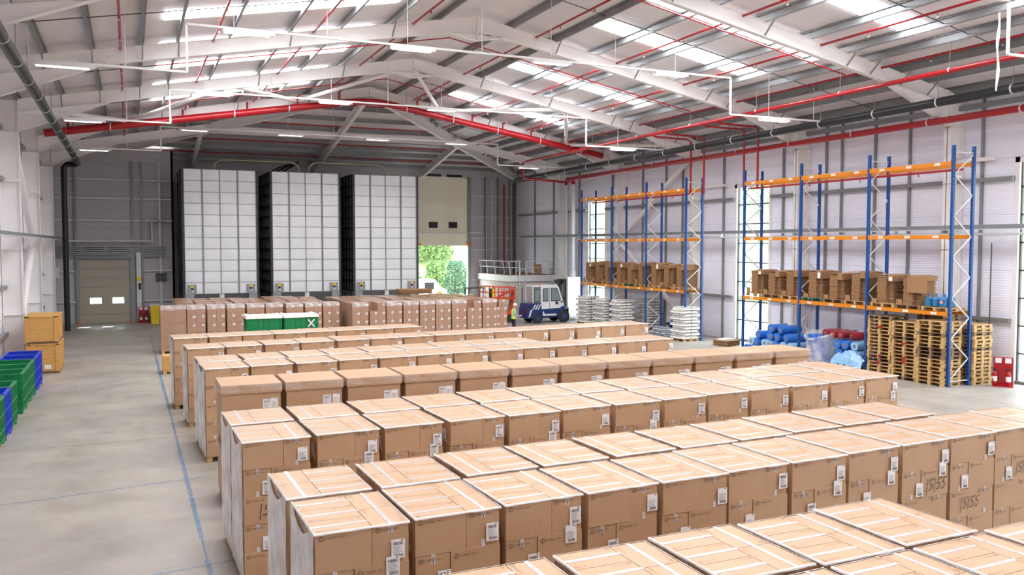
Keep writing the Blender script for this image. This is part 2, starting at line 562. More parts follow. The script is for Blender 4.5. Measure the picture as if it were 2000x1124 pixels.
# purlins
OFF = [1.6, 3.65, 5.65, 7.65, 9.8, 11.6, 12.8, 14.4, 15.9, 17.6]
for sgn in (-1, 1):
    for o in OFF:
        x = AX + sgn * o
        b = MB(); z = zl(x) - .02; y1 = ymax(x)
        # Z-section: web and two lips
        b.bar((x, YB, z - .13), (x, y1, z - .13), .03, .26, galv)
        b.box(x, YB, z - .28, x + sgn * .08, y1, z - .255, galv)
        b.box(x - sgn * .08, YB, z - .03, x, y1, z, galv)
        b.build('purlin', ceil)
for o in [2.2, 4.3, 6.4, 8.5, 10.6, 12.3, 13.8, 15.3, 16.8]:
    y = YH + o; hw = (XR + E_ - AX) * o / (YW - YH); z = 15.15 - (15.15 - zr) * o / (YW - YH) - .02
    b = MB()
    b.box(AX - hw, y - .015, z - .26, AX + hw, y + .015, z, galv)
    b.box(AX - hw, y - .09, z - .28, AX + hw, y + .015, z - .255, galv)
    b.build('purlin', ceil)
# ridge pair of purlins is the first offset; sag rods between purlins
for yb_ in [k + 4.3 for k in FR[:-1]]:
    b = MB()
    for sgn in (-1, 1):
        for i in range(len(OFF) - 1):
            x0, x1 = AX + sgn * OFF[i], AX + sgn * OFF[i + 1]
            if yb_ > ymax(x0): continue
            b.tube([(x0, yb_, zl(x0) - .2), (x1, yb_ + .03, zl(x1) - .2)], .018, galv_d, 5)
    b.build('sag_rod', ceil)

# rooflights
sky_pos = []
for y0 in FR:
    for dy in (1.0, 5.05):
        y = y0 + dy
        if y > 48: continue
        for sgn in (-1, 1):
            xa, xb = AX + sgn * 4.15, AX + sgn * 12.15
            b = MB()
            z0, z1 = zl(xa) - .03, zl(xb) - .03
            b.quad([(xa, y, z0), (xa, y + 1.1, z0), (xb, y + 1.1, z1), (xb, y, z1)], sky_m)
            b.build('skylight', ceil)

# ---------------------------------------------------------------- windows of the right wall
for i, (a, c) in enumerate(WINS):
    root = struct(link('window_%d' % (i + 1), None))
    b = MB()
    for y in (a, c):
        b.box(XR - .06, y - .09, 0, XR + .12, y + .09, 8.8, steel_w)
    b.box(XR - .06, a - .09, 8.6, XR + .12, c + .09, 8.8, steel_w)
    b.box(XR - .02, a, 0, XR + .2, c, .12, galv)
    b.build('window_frame', root)
    b = MB()
    for y in (a + .12, c - .12):
        b.box(XR + .05, y - .03, .1, XR + .15, y + .03, 8.7, galv_d)
    for k in range(1, 8):
        b.box(XR + .05, a, .1 + k * 1.08 - .03, XR + .15, c, .1 + k * 1.08 + .03, galv_d)
    b.build('transom', root)
    b = MB(); b.quad([(XR + .09, a, .1), (XR + .09, c, .1), (XR + .09, c, 8.7), (XR + .09, a, 8.7)], glass)
    b.build('pane', root)
    portal('daylight_window', (XR - .12, (a + c) / 2, 4.4), (0, R(90), 0), 8.4, c - a)

# ---------------------------------------------------------------- wall framing of right wall
for z, wz in ((11.0, .2), (8.0, .16), (2.45, .14)):
    prev = YB
    b = MB()
    for a, c in sorted(WINS) + [(YE, YE)]:
        if z > 8.7 or z == 6.08:
            continue
        b.box(XR - .2, prev, z - wz / 2, XR, a - .1, z + wz / 2, galv); prev = c + .1
    if z > 8.7 or z == 6.08:
        b.box(XR - (.35 if z == 6.08 else .2), YB, z - wz / 2, XR - (.2 if z == 6.08 else 0), YE, z + wz / 2, galv)
    b.build('girt', wall_r)
for y in (11.7, 14.5, 17.9, 23.6, 29, 31, 35, 39.9, 43.9, 45.7, 48.4, 52.3, 57.2, 61.5, 65.0, 27.1, 32.0):
    b = MB(); b.box(XR - .12, y - .05, 0 if int(y) % 2 else 2.5, XR - .01, y + .05, 11.6, galv)
    b.build('wall_post', wall_r)
b = MB(); b.box(XR - .5, YB, 8.78, XR - .3, YB, 8.9, steel_w)
b = MB()
for (a, c) in ((23, 33), (39.6, 41.9), (16.6, 19)):
    b.box(XR - .3, a, 8.75, XR - .1, c, 8.9, steel_w)
b.build('window_head_rail', wall_r)
b = MB()
b.tube([(30.5, YB + .3, 5.83), (30.5, 56, 5.83)], .05, galv_l, 8)
for y in range(0, 56, 3):
    b.box(30.45, y, 5.83, 30.6, y + .04, 6.0, galv_l)
tag(b.build('conduit_pipe'), 'thin bright metal conduit running along the right wall behind the blue racks', 'pipe')

b = MB(); b.box(30.5, YB + .3, 6.0, 30.56, 66.5, 6.2, galv); b.box(30.3, YB + .3, 6.0, 30.5, 66.5, 6.03, galv_l)
tag(b.build('cable_tray'), 'grey galvanised cable tray along the right wall, passing the columns behind the blue racks', 'cable tray')
# left wall rail and girts
b = MB()
for z in (1.6, 3.6, 8.2, 10.4):
    b.box(XL, YB, z - .08, XL + .2, YEL, z + .08, galv)
b.build('girt', wall_l)
b = MB()
b.box(-4.15, YB + .3, 5.72, -4.1, YEL - .6, 5.92, galv)
b.box(-4.1, YB + .3, 5.72, -3.85, YEL - .6, 5.75, galv_l)
b.tube([(-4.0, YEL - .6, 5.68), (1.4, YEL - .6, 5.68)], .07, galv_l, 8)
b.tube([(1.45, YEL - .6, 5.6), (1.45, YEL - .6, 7.1)], .08, galv_l, 8)
b.tube([(1.5, YEL - .6, 7.1), (2.8, YEL - .6, 7.1)], .07, galv_l, 8)
tag(b.build('cable_tray'), 'grey galvanised cable tray along the left wall turning onto the dark far wall', 'cable tray')

# far wall framing
b = MB()
for z in (1.5, 3.6, 7.1, 8.6, 9.9):
    for xa_, xb_ in (((XL + .3, -3.4), (.2, 2.75)) if z < 5 else ((XL + .3, 2.75),)):
        b.box(xa_, YEL - .2, z - .05, xb_, YEL, z + .05, galv_l)
for z in (2.4, 5.0, 6.0, 7.8, 9.6):
    b.box(26.6, YE - .2, z - .05, XR, YE, z + .05, galv_l)
    b.box(20, YE - .2, z - .07, 21.8, YE, z + .07, galv)
b.build('girt', wall_f)
b = MB()
for x in (-3.4, .15, .75, 1.9):
    b.box(x, YEL - .22, 0, x + .14, YEL - .02, 11.2, galv if x != 1.9 else galv_l)
for x in (26.55, 28.0, 29.2, 30.3):
    b.box(x, YE - .22, 0, x + .14, YE - .02, 11.2, galv)
b.build('wall_post', wall_f)
b = MB()
for k in range(6):
    z = 4.6 + k * .13
    b.box(XL + .3, YEL - .35, z, 2.3, YEL - .25, z + .08, galv)
b.build('louvre_rail', wall_f)

# ================================================================ PORTAL FRAMES
def ibeam(b, p0, p1, d0, d1, wf, m, tf=.03):
    """I section whose TOP runs p0..p1 in the X-Z plane; depths d0, d1; width along Y"""
    (x0, y, z0), (x1, _, z1) = p0, p1
    h = wf / 2
    b.prism([(x0, y - .012, z0), (x1, y - .012, z1), (x1, y - .012, z1 - d1), (x0, y - .012, z0 - d0)], (0, .024, 0), m)
    b.prism([(x0, y - h, z0), (x1, y - h, z1), (x1, y - h, z1 - tf), (x0, y - h, z0 - tf)], (0, wf, 0), m)
    b.prism([(x0, y - h, z0 - d0 + tf), (x1, y - h, z1 - d1 + tf), (x1, y - h, z1 - d1), (x0, y - h, z0 - d0)], (0, wf, 0), m)


def column(b, x0, x1, y, z1, m, wf=.32):
    t = .035
    b.box(x0, y - .015, 0, x1, y + .015, z1, m)
    b.box(x0, y - wf / 2, 0, x0 + t, y + wf / 2, z1, m)
    b.box(x1 - t, y - wf / 2, 0, x1, y + wf / 2, z1, m)
    for z in (2.4, 5.2, 7.9, 10.2):
        b.box(x0, y - wf / 2, z - .012, x1, y + wf / 2, z + .012, m)


zt = lambda x: zl(x) - .27
FRLAB = {7.35: 'nearest the camera, just above its head', 16.0: 'crossing the top left corner of the view', 24.65: 'second nearest in view', 33.3: 'with its ridge at the top centre',
         41.95: 'second in depth with its ridge below the nearer one', 50.6: 'carrying the thick red pipe', -1.3: 'behind the camera'}
for y in FR[:-1]:
    t = thing('portal_frame', 'white steel portal frame ' + FRLAB[y], 'steel frame', (AX, y, 0), 0, 'white portal frames')
    lx = -AX
    for sgn, xo, xi in ((-1, XL + .02, -4.2), (1, XR - .02, 30.6)):
        b = MB(); column(b, min(xo, xi) + lx, max(xo, xi) + lx, 0, zt(xi) - .05, steel_w)
        b.build('column', t)
        b = MB()
        ibeam(b, (xi + lx, 0, zt(xi)), (0, 0, zt(AX)), .55, .55, .24, steel_w)
        # stiffener at the ridge
        b.build('rafter', t)
        b = MB()
        xh = xi - sgn * 3.6
        ibeam(b, (xi + lx, 0, zt(xi) - .5), (xh + lx, 0, zt(xh) - .5), .85, .06, .24, steel_w)
        b.build('haunch', t)
        for o in (3.65, 7.65, 11.6, 12.8, 14.4, 15.9):
            x = sgn * o; b = MB()
            b.bar((x, -.7, zl(AX + x) - .25), (x, -.1, zt(AX + x) - .52), .05, .05, galv, (1, 0, 0))
            b.build('fly_brace', t)
        b = MB()
        b.box(min(xi, xi - sgn * .5) + lx, -.7, 8.1, min(xi, xi - sgn * .5) + .5 + lx, -.64, 8.2, steel_w) if sgn > 0 else b.box(xi + lx - .6, -.2, 8.1, xi + lx, -.14, 8.2, steel_w)
        b.build('bracket', t)
    b = MB()
    b.prism([(-2.0, -.012, zt(AX) - .9), (0, -.012, zt(AX) - .52), (2.0, -.012, zt(AX) - .9), (0, -.012, zt(AX) - .95)], (0, .024, 0), steel_w)
    b = MB()
    b.prism([(-1.1, -.012, zt(AX - 1.1) - .54), (1.1, -.012, zt(AX + 1.1) - .54), (0, -.012, zt(AX) - .98)], (0, .024, 0), steel_w)
    for s2 in (-1, 1):
        b.prism([(s2 * 1.15, -.12, zt(AX + 1.15) - .54), (0, -.12, zt(AX) - .97), (0, -.12, zt(AX) - 1.0), (s2 * 1.15, -.12, zt(AX + 1.15) - .57)], (0, .24, 0), steel_w)
    b.box(-.02, -.12, zt(AX) - .98, .02, .12, zt(AX), steel_w)
    b.build('ridge_plate', t)

# hip end framing: frame 59.2 with a flat middle, hip rafters, jack rafters
Y7 = 59.2
hx = (Y7 - YH) / (YW - YH) * (XR + E_ - AX)
t = thing('portal_frame', 'white steel frame of the hipped end with level middle beam above the silos', 'steel frame', (AX, Y7, 0))
lx = -AX
for sgn, xo, xi in ((-1, XL + .02, -4.2), (1, XR - .02, 30.6)):
    b = MB(); column(b, min(xo, xi) + lx, max(xo, xi) + lx, 0, zt(xi) - .05, steel_w); b.build('column', t)
    b = MB(); ibeam(b, (xi + lx, 0, zt(xi)), (sgn * hx, 0, zt(AX + hx)), .55, .55, .24, steel_w); b.build('rafter', t)
    b = MB(); xh = xi - sgn * 3.6
    ibeam(b, (xi + lx, 0, zt(xi) - .5), (xh + lx, 0, zt(xh) - .5), .85, .06, .24, steel_w); b.build('haunch', t)
b = MB(); ibeam(b, (-hx, 0, zt(AX + hx)), (hx, 0, zt(AX + hx)), .5, .5, .24, steel_w); b.build('tie_beam', t)


def slopebeam(b, p0, p1, d, wf, m):
    p0 = Vector(p0); p1 = Vector(p1)
    b.bar(p0 - Vector((0, 0, d / 2)), p1 - Vector((0, 0, d / 2)), .03, d, m)
    b.bar(p0 - Vector((0, 0, d)), p1 - Vector((0, 0, d)), wf, .035, m)
    b.bar(p0, p1, wf, .035, m)


for sgn, nm in ((-1, 'left'), (1, 'right')):
    b = MB(); slopebeam(b, (AX, 50.6, zt(AX)), (AX + sgn * 17.6, YE - .2, zt(XR) + .1), .6, .26, steel_w)
    tag(b.build('hip_rafter'), 'white hip rafter running down to the far %s corner' % nm, 'steel beam', 'hip rafters')
for x, nm in ((AX, 'at the ridge end, coming down between the silos'), (AX - hx, 'left, coming down onto the leftmost silo'), (AX + hx, 'right, coming down beside the open shutter door')):
    y0 = 50.6 if x == AX else Y7
    b = MB(); slopebeam(b, (x, y0, hipz(x, y0) - .3), (x, YE - .1, zr - .25), .5, .24, steel_w)
    tag(b.build('jack_rafter'), 'white sloping rafter ' + nm, 'steel beam', 'jack rafters')

# tubular roof bracing in the bay behind the second frame
A = [-4, 4.5, AX, 22.2, 30.6]; Bx = [.1, 9, 17.7, 26.6]
zz = lambda x: zt(x) - .35
seq = []
for i in range(4):
    seq.append((A[i], 42.1, Bx[i], 50.4)); seq.append((Bx[i], 50.4, A[i + 1], 42.1))
for i, (x0, y0, x1, y1) in enumerate(seq):
    b = MB(); b.tube([(x0, y0, zz(x0)), (x1, y1, zz(x1))], .11, steel_w, 10)
    tag(b.build('brace_tube'), 'white tubular roof brace, %s of eight counted from the left wall' % ORD[i], 'brace', 'zigzag roof braces')
for nm, x, (ya, za, yb_, zb) in (('upper white tubular brace on the right wall behind the far blue rack', 30.9, (42.2, 10.9, 50.3, 5.9)), ('lower white tubular brace on the right wall behind the white sacks', 30.9, (50.3, 5.4, 42.2, .4)),
                                 ('upper white tubular brace leaning between the left wall columns', -4.6, (42.2, 10.9, 50.3, 5.9)), ('lower white tubular brace by the left wall above the blue bins', -4.6, (50.3, 5.4, 42.2, .4))):
    b = MB(); b.tube([(x, ya, za), (x, yb_, zb)], .16, steel_w, 12)
    tag(b.build('brace_tube'), nm, 'brace')

# ================================================================ PIPES
def pipe(name, pts, r, m, label, cat='pipe', clips=None, group=None, drops=None, n=10):
    b = MB(); b.tube(pts, r, m, n)
    if clips or drops:
        root = thing(name, label, cat, (0, 0, 0), 0, group); b.build('pipe_run', root)
        if clips:
            c = MB()
            for p, ax in clips:
                p = Vector(p); q = Vector((0, .03, 0)) if ax == 'y' else Vector((.03, 0, 0))
                c.tube([p - q, p + q], r * 1.08, galv_l, 10)
                c.tube([p + Vector((0, 0, r)), p + Vector((0, 0, r + .9))], .012, galv, 5)
            c.build('pipe_hanger', root)
        if drops:
            c = MB()
            for p in drops:
                p = Vector(p); c.tube([p, p - Vector((0, 0, .16))], .022, m, 6)
                c.tube([p - Vector((0, 0, .16)), p - Vector((0, 0, .2))], .03, galv_l, 6)
            c.build('sprinkler_head', root)
        return root
    return tag(b.build(name), label, cat, group)


pipe('drain_pipe', [(28.0, YB + .5, 11.0), (28.0, 61.2, 10.55), (28.0, 61.7, 10.45), (28.0, 61.85, 10.2), (28.0, 61.9, 3.1)], .17, blk_p, 'thick black drain pipe under the right eaves, dropping in the far corner', 'pipe',
     [((28.0, y, 11.0 - .45 * (y + 10) / 71), 'y') for y in range(2, 60, 3)])
pipe('drain_pipe', [(-2.83, YB + .5, 10.75), (-2.83, 59.7, 10.52), (-2.95, 60.1, 10.45), (-3.5, 60.15, 10.43), (-3.66, 60.15, 10.25), (-3.66, 60.15, 0)], .17, blk_p, 'thick black drain pipe under the left eaves, dropping by the closed door', 'pipe',
     [((-2.83, y, 10.75 - .23 * (y + 10) / 70), 'y') for y in range(1, 59, 3)])
pipe('water_main', [(29.9, YB + .5, 10.5), (29.9, 56.5, 10.3), (30.4, 57.2, 10.2)], .14, red_p, 'thick red sprinkler main along the right wall columns', 'pipe',
     [((29.9, y, 10.4), 'y') for y in range(1, 56, 4)])
pipe('sprinkler_main', [(26.1, YB + .5, 11.5), (26.1, 55.6, 11.4), (26.1, 56.2, 11.3), (26.1, 56.2, 10.35), (26.4, 56.4, 10.25), (30.5, 57.9, 10.2), (30.6, 58, 10.0)], .09, red_p,
     'red sprinkler pipe right of centre that drops at its far end beside the corner', 'pipe', [((26.1, y, 11.47), 'y') for y in range(1, 55, 5)])
cz = lambda x: 14.05 - .167 * abs(x - AX)
pts = [(x, 50.15, cz(x) if abs(x - AX) > .8 else cz(AX) - .1) for x in (-3.9, 5, 9, 12.4, AX, 14.3, 18, 24, 29.2)]
pipe('arched_main', pts, .2, red_p, 'thick red pipe following the roof slope right across the hall', 'pipe',
     [((x, 50.15, cz(x)), 'x') for x in (-.8, 2.2, 5.5, 8.5, 11.5, 15.5, 18.5, 21.5, 24.5, 27.5)], n=14)
b = MB()
for i, x in enumerate((-2.8, 2.8, 6.2, 9, 11.4, 16.2, 19.8, 21.9, 23.9, 26.8)):
    b = MB(); b.tube([(x, 50.15, cz(x) + .15), (x, 50.15, zl(x) - .4), (x, 49.6, zl(x) - .4)], .055, red_p, 8)
    tag(b.build('riser_pipe'), 'short red riser on the arched red main, %s from the left' % ORD[i], 'pipe', 'risers of the arched main')
# sprinkler branch lines between purlins
k = 0
for sgn, side in ((-1, 'left'), (1, 'right')):
    for j, o in enumerate((2.75, 6.75, 10.4, 13.5)):
        x = AX + sgn * o; z = zl(x) - .33; y1 = ymax(x) - .4
        pipe('sprinkler_branch', [(x, YB + 1, z), (x, y1, z)], .045, red_p, 'thin red sprinkler line under the %s roof slope, %s out from the ridge' % (side, ORD[j]), 'pipe',
             None, 'sprinkler lines along the roof', [(x, y, z) for y in [a + d for a in FR for d in (.7, 3.6, 6.4)] if y < y1], 8)
for j, o in enumerate((3.2, 7.4, 11.4, 14.6)):
    y = YH + o; hw = (XR + E_ - AX) * o / (YW - YH) - .5; z = 15.15 - (15.15 - zr) * o / (YW - YH) - .33
    pipe('sprinkler_branch', [(AX - hw, y, z), (AX + hw, y, z)], .045, red_p, 'thin red sprinkler line across the hipped far end, %s down from the ridge' % ORD[j], 'pipe', None,
         'sprinkler lines across the hip', [(AX - hw + q, y, z) for q in range(1, int(2 * hw), 3)], 8)
for j, y in enumerate((12.8, 26.2, 36.6, 47.0)):
    xs = [AX - 12.3, AX, AX + 13.2] if j != 3 else [AX - 11.5, AX, AX + 8]
    pipe('sprinkler_cross_pipe', [(x, y, zl(x) - .4) for x in xs], .028, red_p, 'thin red pipe crossing the roof from side to side, %s in depth' % ORD[j], 'pipe', None, 'thin cross pipes')
# red drops down to the racks
for i, (y, x1) in enumerate(((39.7, 26.15), (38.5, 26.15), (35.15, 26.15), (34.1, 26.15))):
    pipe('rack_riser', [(x1, y, 11.48), (26.5, y, 11.35), (28.6, y, 11.3), (28.85, y, 11.2), (28.85, y, 8.2)], .055, red_p, 'red pipe dropping to the top of the blue racks, %s from the left' % ORD[i], 'pipe', None, 'red pipes down to the racks')
for ya, yb_, nm in ((39.6, 51, 'far'), (22.6, 34.9, 'near')):
    pipe('rack_pipe', [(28.95, ya, 8.28), (28.95, yb_, 8.28)], .05, red_p, 'red sprinkler pipe under the top beam of the %s blue rack' % nm, 'pipe', None, None, [(28.95, y, 8.28) for y in (ya + 2, ya + 5, ya + 8)])
# silver risers with red elbows
for i, (x, y, r, nm) in enumerate(((30.85, 57.3, .19, 'thicker'), (30.65, 58.0, .12, 'thinner'))):
    t = thing('riser_pipe', '%s of the two bright silver vertical pipes standing on the white plinth' % nm, 'pipe', (x, y, 3.0))
    b = MB(); b.tube([(0, 0, 0), (0, 0, 7.0)], r, galv_l, 14); b.tube([(0, 0, 0), (0, 0, .45)], r * 1.35, galv_l, 14); b.build('pipe_run', t)
    b = MB()
    for z in (1.9, 4.8, 5.9):
        b.tube([(0, 0, z), (0, 0, z + .1)], r * 1.2, galv_l, 14)
    b.build('collar', t)
    b = MB(); b.tube([(0, 0, 7.0), (0, 0, 7.15), (-.1, -.05, 7.3)], r * .8, red_p, 12); b.build('elbow', t)
b = MB(); b.tube([(29.7, 67.8, 0), (29.7, 67.8, 10.6)], .09, red_p, 8)
tag(b.build('riser_pipe'), 'dull red vertical pipe in the far right corner', 'pipe')

# ================================================================ LIGHTING BATTENS
STR = [(16.6, 'overhead, nearest the camera'), (28.9, 'near, high in the view'), (41.2, 'second from the camera'), (53.5, 'farthest, before the silos')]
for y, nm in STR:
    zh = 12.35 if y < 45 else 12.25; zlo = 10.85; xa, xb = 1.77, 22.97
    t = thing('lighting_trunking', 'white lighting trunking with two steps hung across the hall, ' + nm, 'trunking', (0, y, 0), 0, 'lighting trunking')
    b = MB()
    for p, q in (((-4.0, 0, zlo), (xa, 0, zlo)), ((xa, 0, zlo), (xa, 0, zh)), ((xa, 0, zh), (xb, 0, zh)), ((xb, 0, zh), (xb, 0, zlo)), ((xb, 0, zlo), (29.0, 0, zlo))):
        b.bar(p, q, .07, .07, white_p)
    b.build('trunking_rail', t)
    b = MB()
    for x in (-2.6, 0, 3.2, 6.2, 9.0, 11.8, 14.6, 17.4, 20.2, 25, 27.5):
        z = zh if xa < x < xb else zlo
        b.tube([(x, 0, z), (x, 0, zl(x) - .2)], .012, galv_l, 5)
    b.build('hanger_wire', t)
    for j, x in enumerate((-2.46, 2.86, 8.4, 13.85, 19.2, 24.55)):
        z = (zh if xa < x < xb else zlo) - .04
        f = thing('light_fixture', 'white light fixture, trunking %s, %s from left' % (nm, ORD[j]), 'light', (x, y, z), 0, 'linear light fixtures')
        b = MB(); b.frust(0, -.13, -.1, 1.5, .13, 0, 0, .0, white_p); b.box(1.5, -.05, -.09, 1.62, .05, 0, white_p); b.build('housing', f)
        b = MB(); b.box(.05, -.1, -.115, 1.45, -.02, -.1, lamp_m); b.box(.05, .02, -.115, 1.45, .1, -.1, lamp_m); b.build('lamp_tube', f)

# ================================================================ DOORS, FAR WALL FITTINGS
def sectional_door(b, x0, x1, y, z0, z1, m, n):
    h = (z1 - z0) / n
    for i in range(n):
        b.box(x0, y - .03, z0 + i * h + .008, x1, y + .03, z0 + (i + 1) * h - .008, m)
    b.box(x0, y, z0, x1, y + .02, z1, m)


d = struct(link('door_1', None))
b = MB(); hh = 4.4 / 7
for i in range(7):
    z0, z1 = i * hh + .008, (i + 1) * hh - .008
    if i != 2: b.box(-3.25, YEL - .08, z0, .05, YEL - .02, z1, door_w); b.box(-3.25, YEL - .04, z0 - .02, .05, YEL - .02, z1 + .02, door_w)
    else:
        z0 -= .02; z1 += .02
        for x0_, x1_ in ((-3.25, -2.55), (-1.83, -1.15), (-.43, .05)): b.box(x0_, YEL - .08, z0, x1_, YEL - .02, z1, door_w)
        for x0_ in (-2.55, -1.15): b.box(x0_, YEL - .08, z0, x0_ + .72, YEL - .02, 1.36, door_w); b.box(x0_, YEL - .08, 1.78, x0_ + .72, YEL - .02, z1, door_w)
b.build('door_leaf', d)
b = MB()
for x in (-2.55, -1.15):
    b.quad([(x, YEL - .05, 1.35), (x + .72, YEL - .05, 1.35), (x + .72, YEL - .05, 1.79), (x, YEL - .05, 1.79)], glass)
b.build('pane', d)
b = MB()
for x in (-3.35, 0.0):
    b.box(x, YEL - .25, 0, x + .16, YEL, 5.0, galv)
for z in (4.45, 4.8, 5.0):
    b.box(-3.3, YEL - .3, z, .2, YEL - .2, z + .1, galv)
for x in (-2.2, -.7):
    b.tube([(x - .6, YEL - .25, 5.15), (x + .6, YEL - .25, 5.15)], .09, black, 10)
b.build('door_track', d)
b = MB(); b.box(-3.3, YEL - .3, 0, -3.15, YEL - .1, .18, orange); b.box(-.02, YEL - .3, 0, .13, YEL - .1, .18, orange); b.build('bumper', d)

d = struct(link('door_2', None))
b = MB(); sectional_door(b, 21.95, 26.5, YE - .08, 5.35, 11.05, door_c, 8); b.build('door_leaf', d)
b = MB()
for x in (22.95, 24.7):
    b.box(x, YE - .14, 6.85, x + .78, YE - .11, 7.35, black)
b.build('pane', d)
b = MB()
for x in (21.8, 26.4):
    b.box(x, YE - .3, 0, x + .18, YE + .02, 11.1, galv)
b.box(21.9, YE - .25, 6.4, 27.6, YE - .18, 6.5, galv_l)
for x in (23.3, 25.2):
    b.tube([(x - .7, YE - .2, 11.25), (x + .7, YE - .2, 11.25)], .1, black, 10)
b.build('door_track', d)
b = MB()
for x in (21.85, 26.3):
    b.box(x, YE - .35, 5.35, x + .3, YE - .12, 5.55, orange)
b.build('bumper', d)
portal('daylight_doorway', (24.2, YE - .3, 2.7), (R(90), 0, PI), 4.3, 5.2)
portal('daylight_doorway_inner', (24.2, YE - .4, 2.7), (R(-90), 0, 0), 4.3, 5.2) if False else None

# ---------------------------------------------------------------- silos
def silo(i, x0):
    W_, D_, H0, H1 = 4.6, 5.5, 2.15, 10.42
    nm = ['leftmost', 'middle', 'rightmost'][i]
    t = thing('silo', 'tall silver panelled silo, %s of the three, signed SILO %d' % (nm, i + 1), 'silo', (x0, 60, 0), 0, 'silver silos')
    b = MB(); b.box(0, .06, H0, W_, D_, H1, silo_m)
    nr = 11; h = (H1 - H0) / nr
    cols = [0, 1.12, 1.2, 2.28, 3.36, 3.44, W_]
    rnd = random.Random(i)
    for r in range(nr):
        z0 = H0 + r * h; z1 = z0 + h
        for c0, c1 in ((.03, 1.1), (1.2, 2.25), (2.29, 3.36), (3.46, W_ - .03)):
            g = .015
            vs = []; n = 4
            for a in range(n + 1):
                for c in range(n + 1):
                    u, v = a / n, c / n
                    bul = .035 * math.sin(PI * u) * math.sin(PI * v) * rnd.uniform(.4, 1.2)
                    vs.append((c0 + g + (c1 - c0 - 2 * g) * u, .03 - bul, z0 + g + (z1 - z0 - 2 * g) * v))
            fs = [(a * (n + 1) + c, (a + 1) * (n + 1) + c, (a + 1) * (n + 1) + c + 1, a * (n + 1) + c + 1) for a in range(n) for c in range(n)]
            b.add(vs, fs, silo_m, True)
    b.build('front_panels', t)
    b = MB()
    for x in (0, 1.11, 1.17, 2.26, 3.37, 3.43, W_ - .04):
        b.box(x, -.03, H0, x + .035, .06, H1, silo_g)
    for r in range(nr + 1):
        b.box(0, -.02, H0 + r * h - .015, W_, .06, H0 + r * h + .015, silo_g)
    b.build('seam_strip', t)
    b = MB()
    for y in [k * .9 for k in range(7)]:
        b.box(-.12, y + .02, 0, 0, y + .12, H1 - .02, silo_s); b.box(W_, y + .02, 0, W_ + .12, y + .12, H1 - .02, silo_s)
    for r in range(nr + 1):
        z = H0 + r * h
        b.box(-.16, 0, z - .04, -.02, D_, z + .02, black); b.box(W_ + .02, 0, z - .04, W_ + .16, D_, z + .02, black)
    b.box(-.03, .02, H0, 0, D_, H1, silo_s); b.box(W_, .02, H0, W_ + .03, D_, H1, silo_s)
    b.build('side_stiffener', t)
    b = MB()
    for a_, c_ in ((0, .55), (W_ - .55, W_)):
        l_ = MB(); l_.box(a_, 0, 0, c_, .4, H0, silo_g); l_.build('leg', t)
        l_ = MB(); l_.box(a_ + .05, D_ - .5, 0, c_ - .05, D_, H0, silo_g); l_.build('leg', t)
    b.prism([(.55, -.02, H0), (W_ - .5, -.02, H0), (W_ - .5, .9, H0 - .75), (.55, .9, H0 - .75)], (0, .06, 0), silo_g)
    b.build('hopper_panel', t)
    for hx_ in (.12, W_ - .72):
        b = MB(); b.box(hx_, -.08, H0 + .08, hx_ + .58, -.03, H0 + .62, silo_g); hp = b.build('hatch', t)
        b = MB(); b.box(hx_ + .2, -.1, H0 + .42, hx_ + .42, -.08, H0 + .58, yellow); b.build('warning_sign', hp)
        b = MB(); b.tube([(hx_ + .3, -.12, H0 + .34), (hx_ + .3, -.06, H0 + .34)], .07, black, 12); b.box(hx_ + .26, -.1, H0 + .12, hx_ + .4, -.08, H0 + .22, paper); b.build('handle', hp)
    b = MB(); b.box(W_ / 2 - .15, -.05, H0 - .42, W_ / 2 + .15, -.02, H0 - .04, paper)
    g1 = text_geo('SILO', .11); g2 = text_geo(str(i + 1), .15)
    b.geo(g1, frame_mtx((W_ / 2 - .13, -.056, H0 - .18), (1, 0, 0), (0, 0, 1)), ink_blue)
    b.geo(g2, frame_mtx((W_ / 2 - .04, -.056, H0 - .36), (1, 0, 0), (0, 0, 1)), ink_blue)
    b.build('sign', t)
    return t


for i, x in enumerate((3.3, 8.95, 14.67)):
    silo(i, x)
# filling pipes above the silos
for i, (xa, xb, z) in enumerate(((5.3, 10.9, 11.15), (11.6, 17.1, 11.2))):
    pts = [(xa, 60.6, 10.42), (xa, 60.6, z - .35), (xa + .25, 60.6, z - .1), (xa + .6, 60.6, z), (xb - .6, 60.6, z), (xb - .25, 60.6, z - .1), (xb, 60.6, z - .35), (xb, 60.6, 10.42)]
    pipe('filling_pipe', pts, .07, silo_pipe, 'bent metal filling pipe arching over the silos, %s one' % ('left', 'right')[i], 'pipe')
for i in range(3):
    pipe('filling_hose', [(9.1 + i * .4, 64.5, 10.5), (9.9 + i * .35, 62.4, 10.95), (10.9, 60.8, 11.2)], .06, black, 'dark hose rising behind the middle silo, %s from left' % ORD[i], 'hose', None, 'hoses over the silos')

# ladder on the far wall
t = thing('wall_ladder', 'grey galvanised ladder fixed high on the far wall right of the shutter door', 'ladder', (28.3, YE - .4, 0))
b = MB(); b.tube([(-.25, 0, 3.1), (-.25, 0, 11.0)], .035, galv_l, 6); b.tube([(.25, 0, 3.1), (.25, 0, 11.0)], .035, galv_l, 6); b.build('stringer', t)
b = MB()
for k in range(26):
    b.tube([(-.25, 0, 3.3 + k * .3), (.25, 0, 3.3 + k * .3)], .018, galv_l, 5)
b.build('rungs', t)
b = MB()
for z in (6.0, 7.5, 9, 10.5):
    b.tube([(-.25, 0, z), (-.4, -.4, z), (0, -.75, z), (.4, -.4, z), (.25, 0, z)], .02, galv_l, 5)
for x, y in ((-.4, -.4), (0, -.75), (.4, -.4)):
    b.tube([(x, y, 5.8), (x, y, 10.6)], .015, galv_l, 5)
b.build('safety_cage', t)

